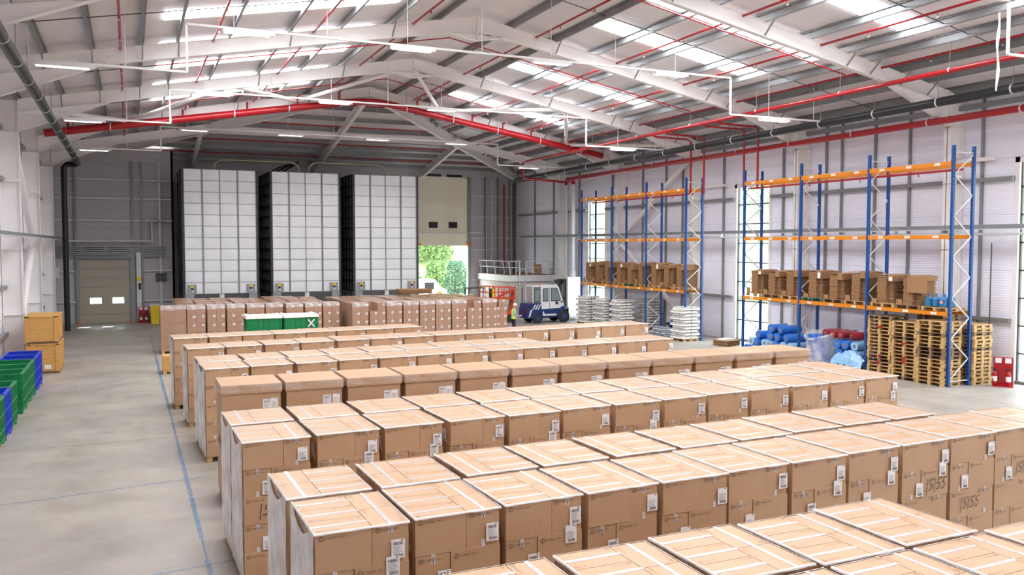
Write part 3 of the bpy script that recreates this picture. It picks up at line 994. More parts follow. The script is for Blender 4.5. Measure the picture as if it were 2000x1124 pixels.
# ---------------------------------------------------------------- blockwork room with railings
t = thing('blockwork_room', 'low blockwork room with white fascia in the far right corner', 'room', (27.35, 61.3, 0))
b = MB(); b.box(.05, .05, 0, 3.95, 6.6, 2.5, block_m)
for k in range(11):
    b.box(.045, .045, .22 * k + .21, 3.9, .05, .22 * k + .222, joint_m); b.box(.04, .05, .22 * k + .21, .05, 6.5, .22 * k + .222, joint_m)
b.build('wall', t)
b = MB(); b.box(-.1, -.1, 2.5, 3.95, 6.6, 3.0, white_p); b.build('fascia', t)
b = MB(); b.box(-.05, -.05, 3.0, 3.95, 6.6, 3.03, pallet_d); b.build('deck', t)
b = MB(); b.box(-.13, 3.4, 1.75, -.1, 3.75, 2.1, paper); b.build('wall_lamp', t)
t = thing('guard_rail', 'leaning galvanised guard rail along the edge of the low blockwork roof', 'railing', (27.35, 61.3, 3.03))
b = MB()
for y in (.2, 1.4, 3.2, 4.9, 6.3):
    b.tube([(.1, y, 0), (.16, y, .15), (.0, y, 1.1)], .045, galv_l, 6)
for x in (.9, 2.1, 3.4):
    b.tube([(x, .1, 0), (x + .1, .14, .15), (x - .1, 0, 1.1)], .035, galv_l, 6)
b.build('post', t)
b = MB()
for z in (.58, 1.08):
    b.tube([(.0, 6.4, z), (.0, .2, z), (.2, .05, z), (1.0, .05, z)], .04, galv_l, 6); b.tube([(1.6, .05, z), (3.9, .05, z)], .04, galv_l, 6)
b.build('rail', t)
t = thing('access_ladder', 'white upright access ladder in front of the blockwork room', 'ladder', (28.3, 61.0, 0))
b = MB(); b.tube([(-.25, 0, 0), (-.25, 0, 4.1)], .035, galv_l, 6); b.tube([(.3, 0, 0), (.3, 0, 4.1)], .035, galv_l, 6); b.build('stringer', t)
b = MB()
for k in range(10): b.tube([(-.25, 0, .3 + k * .29), (.3, 0, .3 + k * .29)], .018, galv_l, 5)
b.build('rungs', t)
b = MB()
b.tube([(-.45, .2, 3.05), (-.45, .2, 4.15), (-.25, 0, 4.15)], .03, white_p, 6); b.tube([(.5, .2, 3.05), (.5, .2, 4.15), (.3, 0, 4.15)], .03, white_p, 6); b.tube([(-.25, -.05, 3.5), (.3, -.05, 3.5)], .03, white_p, 6)
b.build('gate', t)
b = MB()
for k in range(9):
    b.box(0, -.02 + k * .09, 0, .75, .05 + k * .09, .12, pallet_w)
o = b.build('wooden_pallet'); o.location = (30.1, 62.6, 3.05); o.rotation_euler = (R(80), 0, R(10)); tag(o, 'wooden pallet leaning upright behind the guard rail on the blockwork roof', 'pallet')
t = thing('white_plinth', 'white boxed plinth under the two silver pipes', 'plinth', (30, 56.5, 0))
b = MB(); b.box(0, 0, 0, 1.38, 2.4, 2.9, white_p); b.build('body', t); b = MB(); b.box(-.05, -.05, 2.9, 1.38, 2.45, 3.0, white_p); b.build('cap', t)
b = MB(); b.frust(-.45, -.35, 0, .45, .35, .95, -.06, -.06, plast_green); b.box(-.54, -.44, .95, .54, .44, 1.03, black)
o = b.build('wheelie_bin'); o.location = (29.4, 57.2, 2.0 - 2.0); tag(o, 'dark green bin beside the white plinth', 'bin')

# ================================================================ GOODS
# ---- pallets
def pallet_mb(wx, wy, m, h=.144, b=None):
    """runners along X, deck boards along Y (long openings seen from the -X side)"""
    b = b or MB()
    n = 5; bw = wx / (n + 1.6)
    for i in range(n):
        x = -wx / 2 + i * (wx - bw) / (n - 1)
        b.box(x, -wy / 2, h - .022, x + bw, wy / 2, h, m)
    for x in (-wx / 2, -.07, wx / 2 - .14):
        b.box(x, -wy / 2, h - .044, x + .14, wy / 2, h - .022, m) if False else None
    for y in (-wy / 2, -.06, wy / 2 - .12):
        b.box(-wx / 2, y, h - .044, wx / 2, y + .12, h - .022, m)
        b.box(-wx / 2, y, 0, wx / 2, y + .12, .022, m)
        for x in (-wx / 2, -.07, wx / 2 - .14):
            b.box(x, y, .022, x + .14, y + .12, h - .044, m)
    return b


PAL = pallet_mb(1.0, 1.2, pallet_w).mesh('pallet')
PALB = pallet_mb(1.0, 1.2, pallet_d).mesh('pallet')
PALG = pallet_mb(1.0, 1.2, pallet_g).mesh('pallet')

# ---- carton with printing and tape
CL, CW, CH = .62, .42, .44
UC = text_geo('UNITED CAPS', .027)


def logo(b, o, xd, yd, m, s=1.0):
    """ring of short rays and the words UNITED CAPS"""
    M = frame_mtx(o, xd, yd)
    n = 10
    for k in range(n):
        a = 2 * PI * k / n
        c, sn = math.cos(a), math.sin(a)
        r0, r1, wd = .014 * s, .026 * s, .0035 * s
        pts = [(r0 * c - wd * sn, r0 * sn + wd * c, 0), (r0 * c + wd * sn, r0 * sn - wd * c, 0), (r1 * c + wd * sn, r1 * sn - wd * c, 0), (r1 * c - wd * sn, r1 * sn + wd * c, 0)]
        b.quad([M @ Vector(p) for p in pts], m)
    b.quad([M @ Vector(p) for p in ((.04 * s, -.018 * s, 0), (.043 * s, -.018 * s, 0), (.043 * s, .018 * s, 0), (.04 * s, .018 * s, 0))], m)
    b.geo(UC, M @ Matrix.Translation((.052 * s, -.009 * s, 0)) @ Matrix.Scale(s, 4), m)


def carton_mesh(seed, plain=False, cl=CL, cw=CW, ch=CH):
    rnd = random.Random(seed)
    b0 = MB()
    g = .004
    # bulging box
    n = 4
    X, Y = cl / 2 - g, cw / 2 - g
    bul = rnd.uniform(-.006, .01)
    vs = []; fs = []
    for (o, u, v) in (((-X, -Y, 0), (2 * X, 0, 0), (0, 0, ch)), ((X, -Y, 0), (0, 2 * Y, 0), (0, 0, ch)), ((X, Y, 0), (-2 * X, 0, 0), (0, 0, ch)), ((-X, Y, 0), (0, -2 * Y, 0), (0, 0, ch)), ((-X, -Y, ch), (2 * X, 0, 0), (0, 2 * Y, 0))):
        O, U, V = Vector(o), Vector(u), Vector(v)
        nn = U.cross(V).normalized(); s0 = len(vs)
        for i in range(n + 1):
            for j in range(n + 1):
                p = O + U * (i / n) + V * (j / n) + nn * (bul if nn.z < .5 else abs(bul) * .4) * math.sin(PI * i / n) * math.sin(PI * j / n)
                vs.append(p)
        for i in range(n):
            for j in range(n):
                fs.append(tuple(s0 + q for q in (i * (n + 1) + j, (i + 1) * (n + 1) + j, (i + 1) * (n + 1) + j + 1, i * (n + 1) + j + 1)))
    b0.add(vs, fs, kraft)
    b0.quad([(-X, -Y, 0), (-X, Y, 0), (X, Y, 0), (X, -Y, 0)], kraft)
    if plain: return b0.mesh('carton')
    e = .0025; tw = .024
    zt_ = ch + abs(bul) * .4 + e
    b0.box(-X - e, -tw, ch - .0, X + e, tw, zt_, tape)
    for sx in (-1, 1):
        L = rnd.uniform(.07, .11)
        b0.box(min(sx * X, sx * (X + e + .006)), -tw, ch - L, max(sx * X, sx * (X + e + .006)), tw, zt_, tape)
        b0.box(min(sx * X, sx * (X + e + .006)), -tw, .0, max(sx * X, sx * (X + e + .006)), tw, .08, tape)
        logo(b0, (sx * (X + .011), 0 if sx < 0 else 0, ch - .035), (0, sx, 0), (0, 0, 1), ink, .55) if False else None
        # ring print on the taped end
        M = frame_mtx((sx * (X + .012), 0, ch - .045), (0, sx, 0), (0, 0, 1))
        for k in range(8):
            a = 2 * PI * k / 8; c, s_ = math.cos(a), math.sin(a)
            b0.quad([M @ Vector(p) for p in ((.009 * c - .002 * s_, .009 * s_ + .002 * c, 0), (.009 * c + .002 * s_, .009 * s_ - .002 * c, 0), (.017 * c + .002 * s_, .017 * s_ - .002 * c, 0), (.017 * c - .002 * s_, .017 * s_ + .002 * c, 0))], ink)
        b0.box(sx * (X + .011) - .001, -.006, ch - .1, sx * (X + .011) + .001, .004, ch - .07, ink)
    bb = .012
    logo(b0, (-X + .06, -Y - bb, ch - .06), (1, 0, 0), (0, 0, 1), ink, 1.15)
    logo(b0, (X - .06, Y + bb, ch - .06), (-1, 0, 0), (0, 0, 1), ink, 1.15)
    logo(b0, (-X - bb, Y - .06, ch - .06), (0, -1, 0), (0, 0, 1), ink, 1.1)
    logo(b0, (X + bb, -Y + .06, ch - .06), (0, 1, 0), (0, 0, 1), ink, 1.1)
    # faint prints on the flaps and print on the tape
    zf = zt_ + .0012
    logo(b0, (-X + .05, -Y + .05, zf - .001), (1, 0, 0), (0, 1, 0), ink_pale, .9)
    logo(b0, (X - .05, Y - .05, zf - .001), (-1, 0, 0), (0, -1, 0), ink_pale, .9)
    for x in (-.2, .02, .16):
        logo(b0, (x + rnd.uniform(-.02, .02), .0, zf), (1, 0, 0), (0, 1, 0), greytext, .55)
    return b0.mesh('carton')


CART = [carton_mesh(k) for k in range(4)]

# hidden tiers of a load: five cartons seen only at their edges
def tier_mesh():
    b = MB()
    for (x, y, r) in TA:
        w_, d_ = (CL, CW) if r == 0 else (CW, CL)
        b.box(x - w_ / 2 + .004, y - d_ / 2 + .004, 0, x + w_ / 2 - .004, y + d_ / 2 - .004, CH, kraft)
    return b.mesh('carton_tier')


TA = [(-.21, -.42, 0), (-.21, 0, 0), (-.21, .42, 0), (.31, -.31, 1), (.31, .31, 1)]
TIER = tier_mesh()
FX, FY = .52, .63


def label_mesh(seed, w_=.155, h_=.215):
    """address label: barcodes and lines of print, in the X-Z plane facing -Y"""
    rnd = random.Random(seed); b = MB()
    b.box(-w_ / 2, -.002, -h_ / 2, w_ / 2, 0, h_ / 2, paper)
    def bars(x0, x1, z0, z1):
        x = x0
        while x < x1:
            q = rnd.choice((.002, .003, .005)); b.quad([(x, -.003, z0), (x + q, -.003, z0), (x + q, -.003, z1), (x, -.003, z1)], ink); x += q + rnd.choice((.002, .004))
    k = w_ / .155; h = h_ / 2
    if seed % 2 == 0: bars(-.06 * k, .05 * k, h - .065, h - .03)
    bars(-.045 * k, .055 * k, -h + .015, -h + .05)
    for i in range(7):
        z = h - .08 - i * .013 * (h_ / .215); x1 = rnd.uniform(.0, .06) * k
        b.quad([(-.06 * k, -.003, z), (x1, -.003, z), (x1, -.003, z + .004), (-.06 * k, -.003, z + .004)], greytext)
    b.quad([(.03 * k, -.003, h - .02), (.06 * k, -.003, h - .02), (.06 * k, -.003, h - .008), (.03 * k, -.003, h - .008)], greytext)
    return b.mesh('barcode_label')


LAB = [label_mesh(k) for k in range(4)]
LABBIG = MB()
LABBIG = label_mesh(10, .2, .24)


def stroke(b, pts, wd, m):
    for i in range(len(pts) - 1):
        p, q = Vector((pts[i][0], 0, pts[i][1])), Vector((pts[i + 1][0], 0, pts[i + 1][1]))
        d = (q - p).normalized(); n = Vector((-d.z, 0, d.x)) * wd / 2; p -= d * wd * .3; q += d * wd * .3
        b.quad([p - n, q - n, q + n, p + n], m)


GL = {'1': [[(0, -.1), (.035, .2)]], '5': [[(.14, .2), (.05, .17), (.04, .1), (.09, .09), (.1, .04), (.05, -.01), (-.01, -.02)]], '/': [[(0, -.06), (.03, .2)]],
      '2': [[(.0, .15), (.05, .2), (.11, .19), (.11, .12), (.02, .0), (.13, .0)]], 'c': [[(.0, 0), (0, 0)]]}


def writing(s, k=.8):
    b = MB(); x = 0
    for ch in s:
        for st in GL[ch]:
            stroke(b, [(x + px * k, pz * k) for px, pz in st], .012, black_ink)
        x += {'1': .07, '5': .15, '/': .07, '2': .16}[ch] * k
    return b.mesh('marker_writing')


WR = {'15/55': writing('15/55'), '15/2': writing('15/2')}

# stretch film: shiny rim around the top edge
b = MB()
for (x0, y0, x1, y1) in ((-FX, -FY, FX, -FY), (FX, -FY, FX, FY), (FX, FY, -FX, FY), (-FX, FY, -FX, -FY)):
    d_ = Vector((x1 - x0, y1 - y0, 0)).normalized(); n_ = Vector((d_.y, -d_.x, 0)); e = .012
    p, q = Vector((x0, y0, 0)) + n_ * e - d_ * e, Vector((x1, y1, 0)) + n_ * e + d_ * e
    N = 10; row0 = []; row1 = []; row2 = []
    rnd = random.Random(int(x0 * 100 + y1 * 10))
    for i in range(N + 1):
        c = p.lerp(q, i / N); sag = .01 * math.sin(i * 1.9) + rnd.uniform(-.004, .004)
        row0.append(c - n_ * (.016 + sag * .3) + Vector((0, 0, .006))); row1.append(c + Vector((0, 0, .003))); row2.append(c + n_ * .002 - Vector((0, 0, .016 + sag * .5)))
    vs = row0 + row1 + row2; M_ = N + 1
    b.add(vs, [(i, i + 1, M_ + i + 1, M_ + i) for i in range(N)] + [(M_ + i, M_ + i + 1, 2 * M_ + i + 1, 2 * M_ + i) for i in range(N)], film, True)
RIM = b.mesh('stretch_film')
# loose film sheet on the aisle side of the end loads, torn at one corner
b = MB(); N, K = 8, 14; H_ = 2.2
vs = []; rnd = random.Random(3)
for j in range(K + 1):
    for i in range(N + 1):
        y = -FY - .01 + (2 * FY + .02) * i / N; z = H_ * j / K
        if j == K: z -= .16 * max(0, math.sin(PI * (i - 1) / 6)) * (1 if 1 <= i <= 7 else 0)
        vs.append((-FX - .016 - rnd.uniform(0, .012), y, z))
b.add(vs, [(j * (N + 1) + i + 1, j * (N + 1) + i, (j + 1) * (N + 1) + i, (j + 1) * (N + 1) + i + 1) for j in range(K) for i in range(N)], film, True)
SHEET = b.mesh('side_film')

PALU = pallet_mb(1.2, 1.0, pallet_w)
PALU.v = [(y, x, z) for x, y, z in PALU.v]; PALU.f = [f[::-1] for f in PALU.f]
PALU = PALU.mesh('pallet')


def carton_load(x, y, rz, typ, nvis, label, group, end=False, rnd=random, writ=None, nlab=2):
    t = thing('carton_load', label, 'pallet of boxes', (x, y, 0), rz, group)
    link('pallet', PALU, t)
    for k in range(5):                      # k = 0 is the top tier
        z = .144 + (4 - k) * CH
        flip = (typ == 'B') ^ (k % 2 == 1)
        ox, oy = rnd.uniform(-.006, .006), rnd.uniform(-.006, .006)
        if k < nvis:
            for (cx, cy, r) in TA:
                cx = -cx if flip else cx
                link('carton', rnd.choice(CART), t, (cx + ox, cy + oy, z), (r * PI / 2 if not flip or r == 0 else r * PI / 2) + rnd.uniform(-.004, .004))
        else:
            link('carton_tier', TIER, t, (ox, oy, z), PI if flip else 0)
    link('stretch_film', RIM, t, (0, 0, .144 + 5 * CH))
    if end: link('side_film', SHEET, t, (0, 0, .15))
    lx_ = FX - .11 + rnd.uniform(-.02, .02)
    mode = rnd.random()
    yb_ = -FY - .012
    if nlab:
        link('barcode_label', rnd.choice(LAB), t, (lx_, yb_, .144 + 4 * CH + .16 + rnd.uniform(-.02, .04)))
        if mode < .45: link('barcode_label', rnd.choice(LAB), t, (lx_ - .06, yb_ - .002, .144 + 4 * CH - .03))
        if nvis > 2 or end: link('barcode_label', rnd.choice(LAB), t, (-.18 + rnd.uniform(-.03, .03), yb_, .144 + 3 * CH + .14))
        if end: link('barcode_label', rnd.choice(LAB), t, (-.16, yb_, .144 + CH + .14)); 
        o = link('barcode_label', rnd.choice(LAB), t, (-FX - .014, -FY + .25, .144 + 4 * CH + .15), -PI / 2)
    if writ:
        o = link('marker_writing', WR[writ[0]], t, (writ[1], yb_ - .003, writ[2]))
        o['label'] = 'black marker writing'
    return t


ROWS = [
    # key, phrase, X first, Y first, X last right, Y last, count, type, visible tiers
    ('near front', 'front line of the nearest double row', 4.9, 4.72, 10.6, 4.9, 5, 'A', 3),
    ('near back', 'back line of the nearest double row', 2.6, 6.08, 8.32, 6.12, 5, 'A', 3),
    ('2 front', 'front line of the second double row', 1.70, 8.90, 15.2, 9.5, 12, 'A', 4),
    ('2 back', 'back line of the second double row', 1.66, 10.30, 13.4, 10.85, 10, 'B', 2),
    ('3 front', 'front line of the third double row', 1.52, 13.60, 16.5, 14.4, 13, 'A', 2),
    ('3 back', 'back line of the third double row', 1.50, 15.00, 16.6, 15.75, 13, 'B', 1),
    ('5 front', 'front line of the double row behind the lidded boxes', 1.60, 22.1, 16.25, 23.2, 13, 'A', 2),
    ('5 back', 'back line of the double row behind the lidded boxes', 1.60, 23.5, 11.9, 24.3, 9, 'B', 1),
    ('6', 'single row, second from last', 1.45, 26.7, 18.5, 28.05, 15, 'A', 2),
    ('7', 'last short row before the wrapped block', 1.23, 29.8, 9.97, 30.5, 8, 'A', 2),
]
rnd = random.Random(11)
for key, ph, x0, y0, x1, y1, n, typ, nv in ROWS:
    p = (x1 - x0) / n; ang = math.atan2(y1 - y0, x1 - x0)
    for i in range(n):
        end = i == 0 and key not in ('near front', 'near back')
        x = x0 + p * i + FX + (p - 2 * FX) * .0 + rnd.uniform(-.015, .02); y = y0 + (y1 - y0) * i / n + FY + rnd.uniform(-.03, .03)
        wr = None; ty = typ
        if key == '2 back' and i > 4: ty = 'A'
        if key == '3 front' and i == 0: wr = ('15/2', -.28, .144 + 2 * CH + .16)
        if key == '2 front' and i == 8: wr = ('15/55', -.0, .144 + 3 * CH + .12)
        if key == '2 front' and i == 9: wr = ('15/55', -.3, .144 + 2 * CH + .16)
        if key == '2 front' and i == 10: wr = ('15/55', -.0, .144 + 3 * CH + .14)
        lab = 'taped brown cartons, %s from left, %s' % (ORD[i], ph)
        carton_load(x, y, ang * .6 + rnd.uniform(-.012, .012), ty, 5 if i == 0 else nv, lab, 'carton loads in the ' + ph, end, rnd, wr, 0 if 'back' in key and key != 'near back' else 2)

# ---- large boxes with telescoping lids, stacked two high
def lid_mesh():
    b = MB(); b.box(-.61, -.62, 0, .61, .62, .2, kraft_lid); return b.mesh('lid', .01)
def body_mesh():
    b = MB(); b.box(-.585, -.595, 0, .585, .595, .98, kraft_lid); 
    return b.mesh('box_body')
LID, BODY = lid_mesh(), body_mesh()
b = MB()
for s_ in (-1, 1):
    for z in (.12, .45, .78):
        pass
    rnd2 = random.Random(5)
vs = []
for i in range(13):
    vs.append((-.62 + 1.24 * i / 12, -.634, .205)); vs.append((-.62 + 1.24 * i / 12, -.636, .05 + .012 * math.sin(i * 2.1)))
b.add(vs, [(2 * i + 1, 2 * i + 3, 2 * i + 2, 2 * i) for i in range(12)], film_clear, True)
for s_ in (-1, 1):
    vs = []
    for i in range(9):
        vs.append((s_ * .634, -.63 + 1.26 * i / 8, .205)); vs.append((s_ * .636, -.63 + 1.26 * i / 8, .05 + .012 * math.sin(i * 2.3)))
    b.add(vs, [(2 * i + 1, 2 * i + 3, 2 * i + 2, 2 * i) for i in range(8)], film_clear, True)
LFILM = b.mesh('stretch_film')
LAB2 = [label_mesh(20, .17, .26), label_mesh(21, .15, .26)]
rnd = random.Random(4)
x0, y0, x1, y1, n = 1.62, 18.1, 17.15, 17.9, 12
p = (x1 - x0) / n
for i in range(n):
    for lev in (0, 1):
        x = x0 + p * i + .62; y = y0 + (y1 - y0) * i / n + .62 + rnd.uniform(-.02, .02)
        t = thing('lidded_box', 'large lidded cardboard box, %s from left, %s of the stack' % (ORD[i], 'upper' if lev else 'lower'), 'box', (x, y, lev * 1.265), rnd.uniform(-.01, .01), 'large lidded boxes stacked two high')
        o = link('pallet', PALU, t); o.scale = (1.12, 1, 1)
        link('box_body', BODY, t, (0, 0, .144)); link('lid', LID, t, (0, 0, .144 + .92)); link('stretch_film', LFILM, t, (0, 0, .144 + .92))
        link('barcode_label', LAB2[0], t, (.28 + rnd.uniform(-.03, .03), -.6, .144 + .66)); link('barcode_label', LAB2[1], t, (.45 + rnd.uniform(-.01, .01), -.6, .144 + .67))

# ---- block of shrink-wrapped loads with small white labels
def small_carton(w_, d_, h_, lab=True):
    b = MB(); g = .003
    b.box(-w_ / 2 + g, -d_ / 2, 0, w_ / 2 - g, d_ / 2, h_ - g, kraft_wr)
    if lab:
        b.box(w_ / 2 - .16, -d_ / 2 - .004, h_ - .15, w_ / 2 - .04, -d_ / 2, h_ - .05, paper)
        b.box(w_ / 2 - .145, -d_ / 2 - .006, h_ - .115, w_ / 2 - .055, -d_ / 2 - .003, h_ - .085, greytext)
    return b.mesh('carton')


SC = small_carton(.43, 1.1, .44); SCW = small_carton(1.2, 1.1, .44, False)
SLOOSE = small_carton(.42, .42, .42)
b = MB(); b.box(-.43, -.55, .144, .43, .55, 2.34, kraft_wr)
for k in range(1, 5): b.box(-.435, -.555, .144 + k * .44 - .006, .435, .555, .144 + k * .44 + .002, ink_pale)
vs = [(-.43, -.55, 2.34), (.43, -.55, 2.34), (.43, .55, 2.34), (-.43, .55, 2.34), (0, 0, 2.37)]
b.add(vs, [(0, 1, 4), (1, 2, 4), (2, 3, 4), (3, 0, 4)], kraft_wr)
pallet_mb(.86, 1.1, pallet_w, b=b)
BLK = b.mesh('wrapped_load')
PALS = pallet_mb(.86, 1.1, pallet_w).mesh('pallet')
b = MB(); K = 10; vs = []
rnd = random.Random(2)
for j in range(5):
    for i in range(K + 1):
        vs.append((-.44 + .88 * i / K, -.56 + [0, .0, .15, .5, 1.1][j] + rnd.uniform(-.01, .01), [2.15, 2.335, 2.36, 2.37, 2.35][j] + rnd.uniform(-.012, .02)))
b.add(vs, [(j * (K + 1) + i, j * (K + 1) + i + 1, (j + 1) * (K + 1) + i + 1, (j + 1) * (K + 1) + i) for j in range(4) for i in range(K)], film_cap, True)
CAPF = b.mesh('stretch_film')
rnd = random.Random(9)
t = thing('wrapped_load', 'wide shrink-wrapped brown load at the left corner of the far block', 'pallet of boxes', (1.92, 45.9, 0))
o = link('pallet', PALU, t); o.scale = (1.15, .95, 1)
for k in range(5): link('carton', SCW, t, (0, 0, .144 + k * .44))
o = link('stretch_film', CAPF, t); o.scale = (1.38, 1, 1)
fx = [2.98 + .96 * i for i in range(8)] + [10.96 + .935 * i for i in range(9)]
for i, x in enumerate(fx):
    yf = (45.3 if i < 5 else 44.9) if i < 8 else 43.75 + .04 * (i - 8)
    missing = {9: 1, 15: 2}.get(i, 0)
    t = thing('wrapped_load', 'wrapped brown load with small white labels, %s after the wide corner load' % ORD[i], 'pallet of boxes', (x, yf + .55, 0), rnd.uniform(-.02, .02), 'front line of the far wrapped block')
    link('pallet', PALS, t)
    for k in range(5):
        for s_ in (-1, 1):
            if missing and k == 4 and s_ < 0: continue
            if missing == 2 and k == 4: continue
            link('carton', SC, t, (s_ * .216, 0, .144 + k * .44), 0)
    if missing == 2:
        o = link('carton', SLOOSE, t, (.2, -.32, .144 + 4 * .44), -.05); o['label'] = 'single loose carton'
    if not missing: link('stretch_film', CAPF, t)
    if i > 10: o = link('barcode_label', LABBIG, t, (-.28, -.56, .144 + .35))
t = thing('wrapped_load', 'short wrapped brown load ending the far block beside the person in the vest', 'pallet of boxes', (19.12, 44.75, 0)); link('pallet', PALS, t)
for k in range(4):
    for s_ in (-1, 1): link('carton', SC, t, (s_ * .216, 0, .144 + k * .44))
t = thing('loose_carton', 'single brown carton on top of the short load beside the person in the vest', 'box', (19.25, 44.45, .144 + 4 * .44)); link('carton', SLOOSE, t)
for r_ in range(1, 6):
    for i in range(17):
        if i < 8: yy = 46.5 + r_ * 1.16 - .05; 
        else: yy = 44.3 + r_ * 1.18
        if i < 8 and r_ > 4: continue
        x = fx[i] + rnd.uniform(-.03, .03)
        if i < 8: x -= .4
        o = link('wrapped_load', BLK, None, (x, yy, 0), rnd.uniform(-.02, .02))
        tag(o, 'shrink-wrapped brown load in the far block, hidden behind its labelled front line', 'pallet of boxes', 'wrapped loads behind the front line')
        o.scale = (1, 1, rnd.uniform(.985, 1.02))
b = MB(); rnd = random.Random(8)
for k in range(9):
    q = rnd.uniform(-.05, .05); b.box(-1.05 + q, -.5 + q, k * .03, 1.0 + q, .5, k * .03 + .026, kraft_dk)
tag(link('flat_cardboard', b.mesh('flat_cardboard'), None, (15.9, 50.0, 2.44), -.05), 'flat cardboard sheets lying on top of the far wrapped block before the doorway', 'cardboard')
t = thing('pallet_box', 'small wooden box on a pallet behind the last carton row, left end', 'box', (1.6, 38.6, 0)); link('pallet', PALS, t)
b = MB(); b.box(-.42, -.5, .144, .42, .5, .75, ply); b.build('box_body', t)

# ---- green bins with white lids
def ribbed_bin(name, label, loc, rz, m, W_, D_, H_, lid=None, group=None, cross=False, seed=0):
    t = thing(name, label, 'plastic bin', loc, rz, group)
    b = MB(); th = .05; z0 = .12
    b.box(-W_ / 2, -D_ / 2, z0, W_ / 2, D_ / 2, z0 + .05, m)
    for s_ in (-1, 1):
        b.box(-W_ / 2, min(s_ * D_ / 2, s_ * (D_ / 2 - th)), z0, W_ / 2, max(s_ * D_ / 2, s_ * (D_ / 2 - th)), H_, m)
        b.box(min(s_ * W_ / 2, s_ * (W_ / 2 - th)), -D_ / 2, z0, max(s_ * W_ / 2, s_ * (W_ / 2 - th)), D_ / 2, H_, m)
        e = .03
        for zz_ in (H_ - .05, H_ * .62, H_ * .3, z0):
            b.box(-W_ / 2 - e, s_ * D_ / 2 - (e if s_ < 0 else 0), zz_, W_ / 2 + e, s_ * D_ / 2 + (e if s_ > 0 else 0), zz_ + .05, m)
            b.box(s_ * W_ / 2 - (e if s_ < 0 else 0), -D_ / 2, zz_ + .001, s_ * W_ / 2 + (e if s_ > 0 else 0), D_ / 2, zz_ + .049, m)
        for k in range(7):
            x = -W_ / 2 + (W_ - .04) * k / 6; y = -D_ / 2 + (D_ - .04) * k / 6
            e2 = e - .004; x = min(max(x, -W_ / 2 + .002), W_ / 2 - .042); y = min(max(y, -D_ / 2 + .002), D_ / 2 - .042)
            if k not in (1, 5): b.box(x, s_ * D_ / 2 - (e2 if s_ < 0 else 0), z0 + .004, x + .04, s_ * D_ / 2 + (e2 if s_ > 0 else 0), H_ - .004, m)
            b.box(s_ * W_ / 2 - (e2 if s_ < 0 else 0), y, z0 + .004, s_ * W_ / 2 + (e2 if s_ > 0 else 0), y + .04, H_ - .004, m)
    b.build('bin_body', t)
    for sx in (-1, 1):
        for sy in (-1, 1):
            b = MB(); b.box(sx * (W_ / 2 - .08) - .09, sy * (D_ / 2 - .08) - .09, 0, sx * (W_ / 2 - .08) + .09, sy * (D_ / 2 - .08) + .09, z0, m); b.build('foot', t)
    if lid:
        b = MB(); b.frust(-W_ / 2 - .04, -D_ / 2 - .04, H_ - .03, W_ / 2 + .04, D_ / 2 + .04, H_ + .07, .02, .02, lid)
        for sx in (-1, 1):
            b.box(sx * (W_ / 2 - .05) - .05, -D_ / 2, H_ + .07, sx * (W_ / 2 - .05) + .05, D_ / 2, H_ + .1, lid)
        b.build('lid', t)
    if cross:
        b = MB(); y = -D_ / 2 - .04
        b.bar((.25, y, H_ - .42), (.5, y, H_ - .12), .05, .004, paper, (0, 1, 0)); b.bar((.5, y, H_ - .42), (.25, y, H_ - .12), .05, .004, paper, (0, 1, 0)); b.build('tape_cross', t)
    return t


for i, (x, nm) in enumerate(((4.78, 'left'), (6.2, 'right'))):
    for lev in (0, 1):
        ribbed_bin('green_bin', 'green plastic bin behind the last carton row, %s pair, %s' % (nm, 'upper, with white lid' if lev else 'lower, mostly hidden'),
                   (x, 34.9, lev * 1.2), .02 * (i * 2 - 1), plast_green, 1.3, 1.1, 1.2 if lev == 0 else 1.34, plast_wlid if lev else None, None, lev == 1 and i == 1)
# ---- open bins along the left wall
BL = [(36.95, 'b', 'blue', 'farthest of the left-hand line'), (35.6, 'b', 'blue', 'second farthest, just before the wooden crates'), (34.2, 'g', 'green', 'first green one after the two blue ones'),
      (32.9, 'g', 'green', 'second green one after the two blue ones'), (31.6, 'g', 'green', 'third green one after the blue pair, with a white tag'),
      (28.85, 'g', 'green', 'nearer, before the gap in the line'), (27.5, 'b', 'blue', 'single blue one among green, near the left edge'), (26.1, 'g', 'green', 'nearest one, cut by the left edge')]
for y, c, cn, ph in BL:
    t = ribbed_bin('storage_bin', 'open %s plastic bin, %s' % (cn, ph), (-3.78, y, 0), .0, plast_blue if c == 'b' else plast_green, 1.1, 1.22, 1.3, None, 'open bins along the left wall')
    if 'tag' in ph:
        b = MB(); b.box(.1, -.66, .85, .18, -.65, 1.1, paper); b.build('paper_tag', t)
for j, (yy, zz0) in enumerate(((40.9, 0), (40.9, 1.26), (42.1, 0), (42.1, 1.26))):
    x = -3.4 + (.03 if zz0 else 0)
    t = thing('wooden_crate', 'tan wooden crate beside the left wall, %s of the %s stack' % ('top' if zz0 else 'bottom', 'front' if yy < 41 else 'rear'), 'crate', (x - (.06 if zz0 else 0), yy, zz0), 0, 'wooden crates')
    b = MB(); b.box(-.58, -.55, .1, .6, .55, 1.24 if not zz0 else 1.15, ply); h1 = 1.24 if not zz0 else 1.15
    b.build('body', t)
    b = MB()
    for s_ in (-1, 1):
        for xx in (-.6, .46): b.box(xx, s_ * .55 - .03, .08, xx + .15, s_ * .55 + .03, h1, ply)
        for yk in (-.57, .43): b.box(s_ * .6 - .03, yk, .08, s_ * .6 + .03, yk + .14, h1, ply)
    b.box(-.62, -.58, h1 - .04, .64, .58, h1 + .02, ply)
    b.build('batten', t)
    b = MB()
    for yk in (-.5, -.06, .38): b.box(-.58, yk, 0, .6, yk + .12, .1, pallet_d)
    b.build('skid', t)
    if not zz0 and yy < 41:
        b = MB(); b.box(.05, -.584, .2, .3, -.58, .38, paper); b.build('paper_label', t)

